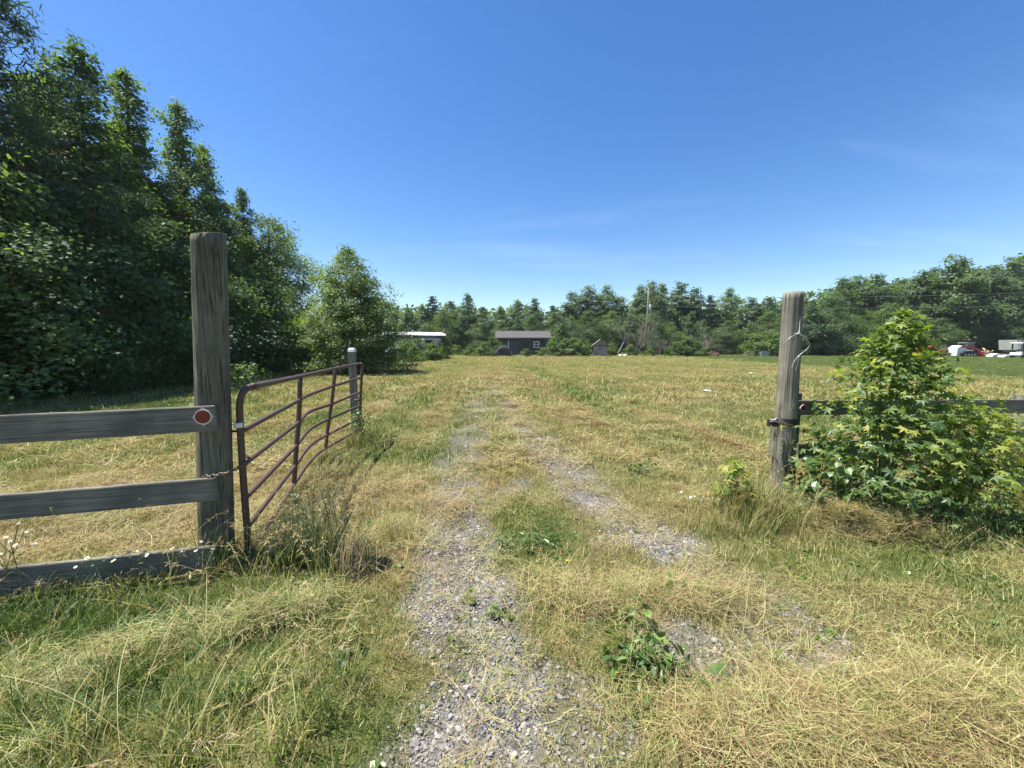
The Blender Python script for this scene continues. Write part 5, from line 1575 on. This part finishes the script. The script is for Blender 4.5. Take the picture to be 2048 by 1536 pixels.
bush('post_weed', 'straggly green weed at the foot of the short square post', c.x + .12, 6.75, .55, .45, p_low, 8, 240, 60, .05, dock, 9, .5, .8, 'weed')
c = at(480, 745, 15)
for i, (u, v, Y, h, s, lab) in enumerate(((485, 735, 14.0, 1.0, .8, 'bright weedy shrub in the grass just right of the tall gate post'), (440, 740, 15.5, .8, .7, 'small weedy shrub at the shade line behind the tall gate post'))):
    q = at(u, v, Y); bush('weedy_shrub', lab, q.x, Y, h, s, p_low, 8, 420, 0, .11, dock, 30 + i, .4, .8, 'shrub')
# weeds in the track
for i, (u, v, h, w, n, sz, var, lab) in enumerate((
    (1275, 1335, .17, .20, 90, .052, dock, 'leafy dock clump growing in the gravel track near the camera'),
    (1330, 1350, .12, .24, 60, .10, strap, 'wilted strap-leaved weed beside the leafy dock clump'),
    (1275, 1235, .10, .06, 14, .07, dock, 'small dark weed in the track above the dock clump'),
    (1075, 1100, .12, .22, 60, .085, strap, 'dandelion-like weed patch in the green centre of the track'),
    (1010, 1095, .09, .14, 30, .07, strap, 'small weed rosette at the left of the green track patch'),
    (1350, 1180, .08, .12, 20, .09, dock, 'pale broad-leaved weed right of the straw streak'),
    (990, 1230, .05, .06, 12, .05, dock, 'tiny weed seedling in the gravel left of the track centre'),
    (940, 1200, .05, .05, 10, .045, dock, 'tiny weed seedling at the upper end of the near gravel'),
    (1290, 950, .12, .40, 90, .05, dock, 'dark low weed patch in the field left of the leaning post'),
    (700, 1310, .07, .10, 18, .06, dock, 'small clover weed in the straw left of the gravel'),
    (480, 1385, .06, .10, 18, .04, dock, 'small broad-leaved weed in the grass at lower left'),
)):
    x, y = G(u, v); bush('track_weed', lab, x, y, h, w, p_low, 5, n, n, sz, var, 50 + i, .55, .9, 'weed', tilt=.8, zmin=.2)
# grey-green spiky weed by the gate and dry stems
def spikes(name, label, x, y, n, h, spread, seed, mat, stem, leafy_=True, lean=.25, nl=48):
    r = np.random.default_rng(seed)
    t = thing(name, label, 'weed', (x, y, hz(x, y)))
    st = MB(); C, Nn, Sz = [], [], []
    for k in range(n):
        b = Vector((r.normal(0, spread), r.normal(0, spread * .6), 0)); hh = h * r.uniform(.65, 1.05)
        d = Vector((r.normal(.1, lean), r.normal(0, lean), 1)).normalized()
        e = b + d * hh; m_ = b.lerp(e, .5) + Vector((r.normal(0, .03), r.normal(0, .03), 0))
        p = catmull([b, m_, e], 5)
        st.tube(p, [.0035 * (1 - .6 * i / (len(p) - 1)) for i in range(len(p))], 4, False)
        if leafy_:
            for q in range(nl):
                f = r.uniform(.35, 1.0); c_ = np.array(p[int(f * (len(p) - 1))]) + r.normal(0, .016 + .012 * (1 - f), 3) + np.array([0, 0, r.uniform(-.02, .02)])
                C.append(c_); Nn.append(r.normal(0, 1, 3)); Sz.append(r.uniform(.012, .028))
    st.build('stems', M[stem], t, True)
    if leafy_:
        V, F = leaf_quads(np.array(C), norm_rows(np.array(Nn)), np.array(Sz), r, .5)
        me = np_mesh('foliage', V, F); vattr(me, 'lv', np.repeat(r.uniform(0, 1, len(C)), 4))
        o = link('foliage', me, M[mat], t); o['kind'] = 'stuff'
    return t
x, y = G(650, 1085)
spikes('spiky_weed', 'grey-green spiky weed standing right of the bent gate', x, y, 20, .58, .20, 1, 'mugwort', 'stem')
x, y = G(590, 1110); spikes('spiky_weed', 'shorter grey-green weed in long grass under the bent gate', x, y, 9, .45, .12, 2, 'mugwort', 'stem')
x, y = G(695, 1150); spikes('dry_weed', 'bundle of dry brown stems in front of the spiky weed', x, y, 26, .42, .05, 3, 'mugwort', 'dry_stem', False, .14)
x, y = G(720, 1120); spikes('dry_weed', 'few dry brown stems leaning right of the spiky weed', x, y, 9, .30, .06, 4, 'mugwort', 'dry_stem', False, .5)

def daisies(label, x, y, h, heads, seed, col='petal', spread=.12, rad=.012):
    r = np.random.default_rng(seed)
    t = thing('daisy_weed', label, 'wildflower', (x, y, hz(x, y)), 0, 'small wildflowers')
    st, fl, ce = MB(), MB(), MB()
    root = Vector((0, 0, 0)); fork = Vector((r.normal(0, .02), r.normal(0, .02), h * .6))
    st.tube(catmull([root, fork * .5 + Vector((.01, 0, 0)), fork], 4), .0028, 4, False)
    for k in range(heads):
        e = fork + Vector((r.normal(0, spread), r.normal(0, spread * .7), h * .4 * r.uniform(.5, 1.1)))
        st.tube([fork, fork.lerp(e, .5) + Vector((0, 0, .015)), e], [.0022, .0018, .0014], 4, False)
        n = Vector((r.normal(0, .4), r.normal(-.3, .3), 1)).normalized(); u = n.orthogonal().normalized(); w = n.cross(u)
        rr = rad * r.uniform(.7, 1.2)
        for q in range(12):
            a = q * 2 * math.pi / 12; d = u * math.cos(a) + w * math.sin(a); s = (u * -math.sin(a) + w * math.cos(a)) * rr * .24
            fl.add([e + d * rr * .2, e + d * rr * .7 - s, e + d * rr, e + d * rr * .7 + s], [(0, 1, 2, 3)])
        ce.tube([e - n * .001, e + n * .003], [rr * .36, rr * .28], 8)
    st.build('stem', M['stem'], t)
    o = fl.build('petals', M[col], t)
    vattr(o.data, 'lv', [.6] * len(o.data.vertices))
    ce.build('flower_centres', M['pollen'], t)
for i, (u, v, h, n, lab) in enumerate((
    (50, 1215, .62, 8, 'white daisy cluster high against the middle fence board at photo left'),
    (20, 1225, .46, 7, 'white daisy cluster just below the middle fence board at photo left'),
    (225, 1190, .30, 9, 'white daisies before the bottom fence board, midway along it'),
    (275, 1185, .30, 7, 'white daisies on the bottom fence board nearer the tall post'),
    (375, 1165, .26, 4, 'few cream daisies at the bottom board close to the tall post'),
    (330, 1175, .34, 4, 'thin-stemmed daisies between the two clumps on the bottom board'),
    (1392, 1020, .14, 5, 'white daisies in grass left of the lime-green sapling'),
    (1418, 1012, .16, 5, 'white daisies right beside the lime-green sapling'),
)):
    x, y = G(u, v); daisies(lab, x, y, h, n, 70 + i, rad=.013)
x, y = G(1125, 1140)
daisies('single small yellow flower in the green centre of the track', x, y, .07, 1, 90, 'pollen', .01, .014)

# ------------------------------------------------------------------ the summer air
hb = MB().box((60, 70, 14.5), (560, 330, 34))
me = bpy.data.meshes.new('haze'); me.from_pydata(hb.v, [], hb.f)
hm, ht, ho = new_mat('summer_haze')
vp = nd(ht, 'ShaderNodeVolumePrincipled')
vp.inputs['Color'].default_value = (0.88, 0.93, 1.0, 1)
vp.inputs['Density'].default_value = 0.0003
vp.inputs['Anisotropy'].default_value = 0.2
ht.links.new(vp.outputs[0], ho.inputs['Volume'])
tag(link('haze', me, hm), 'thin pale summer haze over the field', kind='stuff')
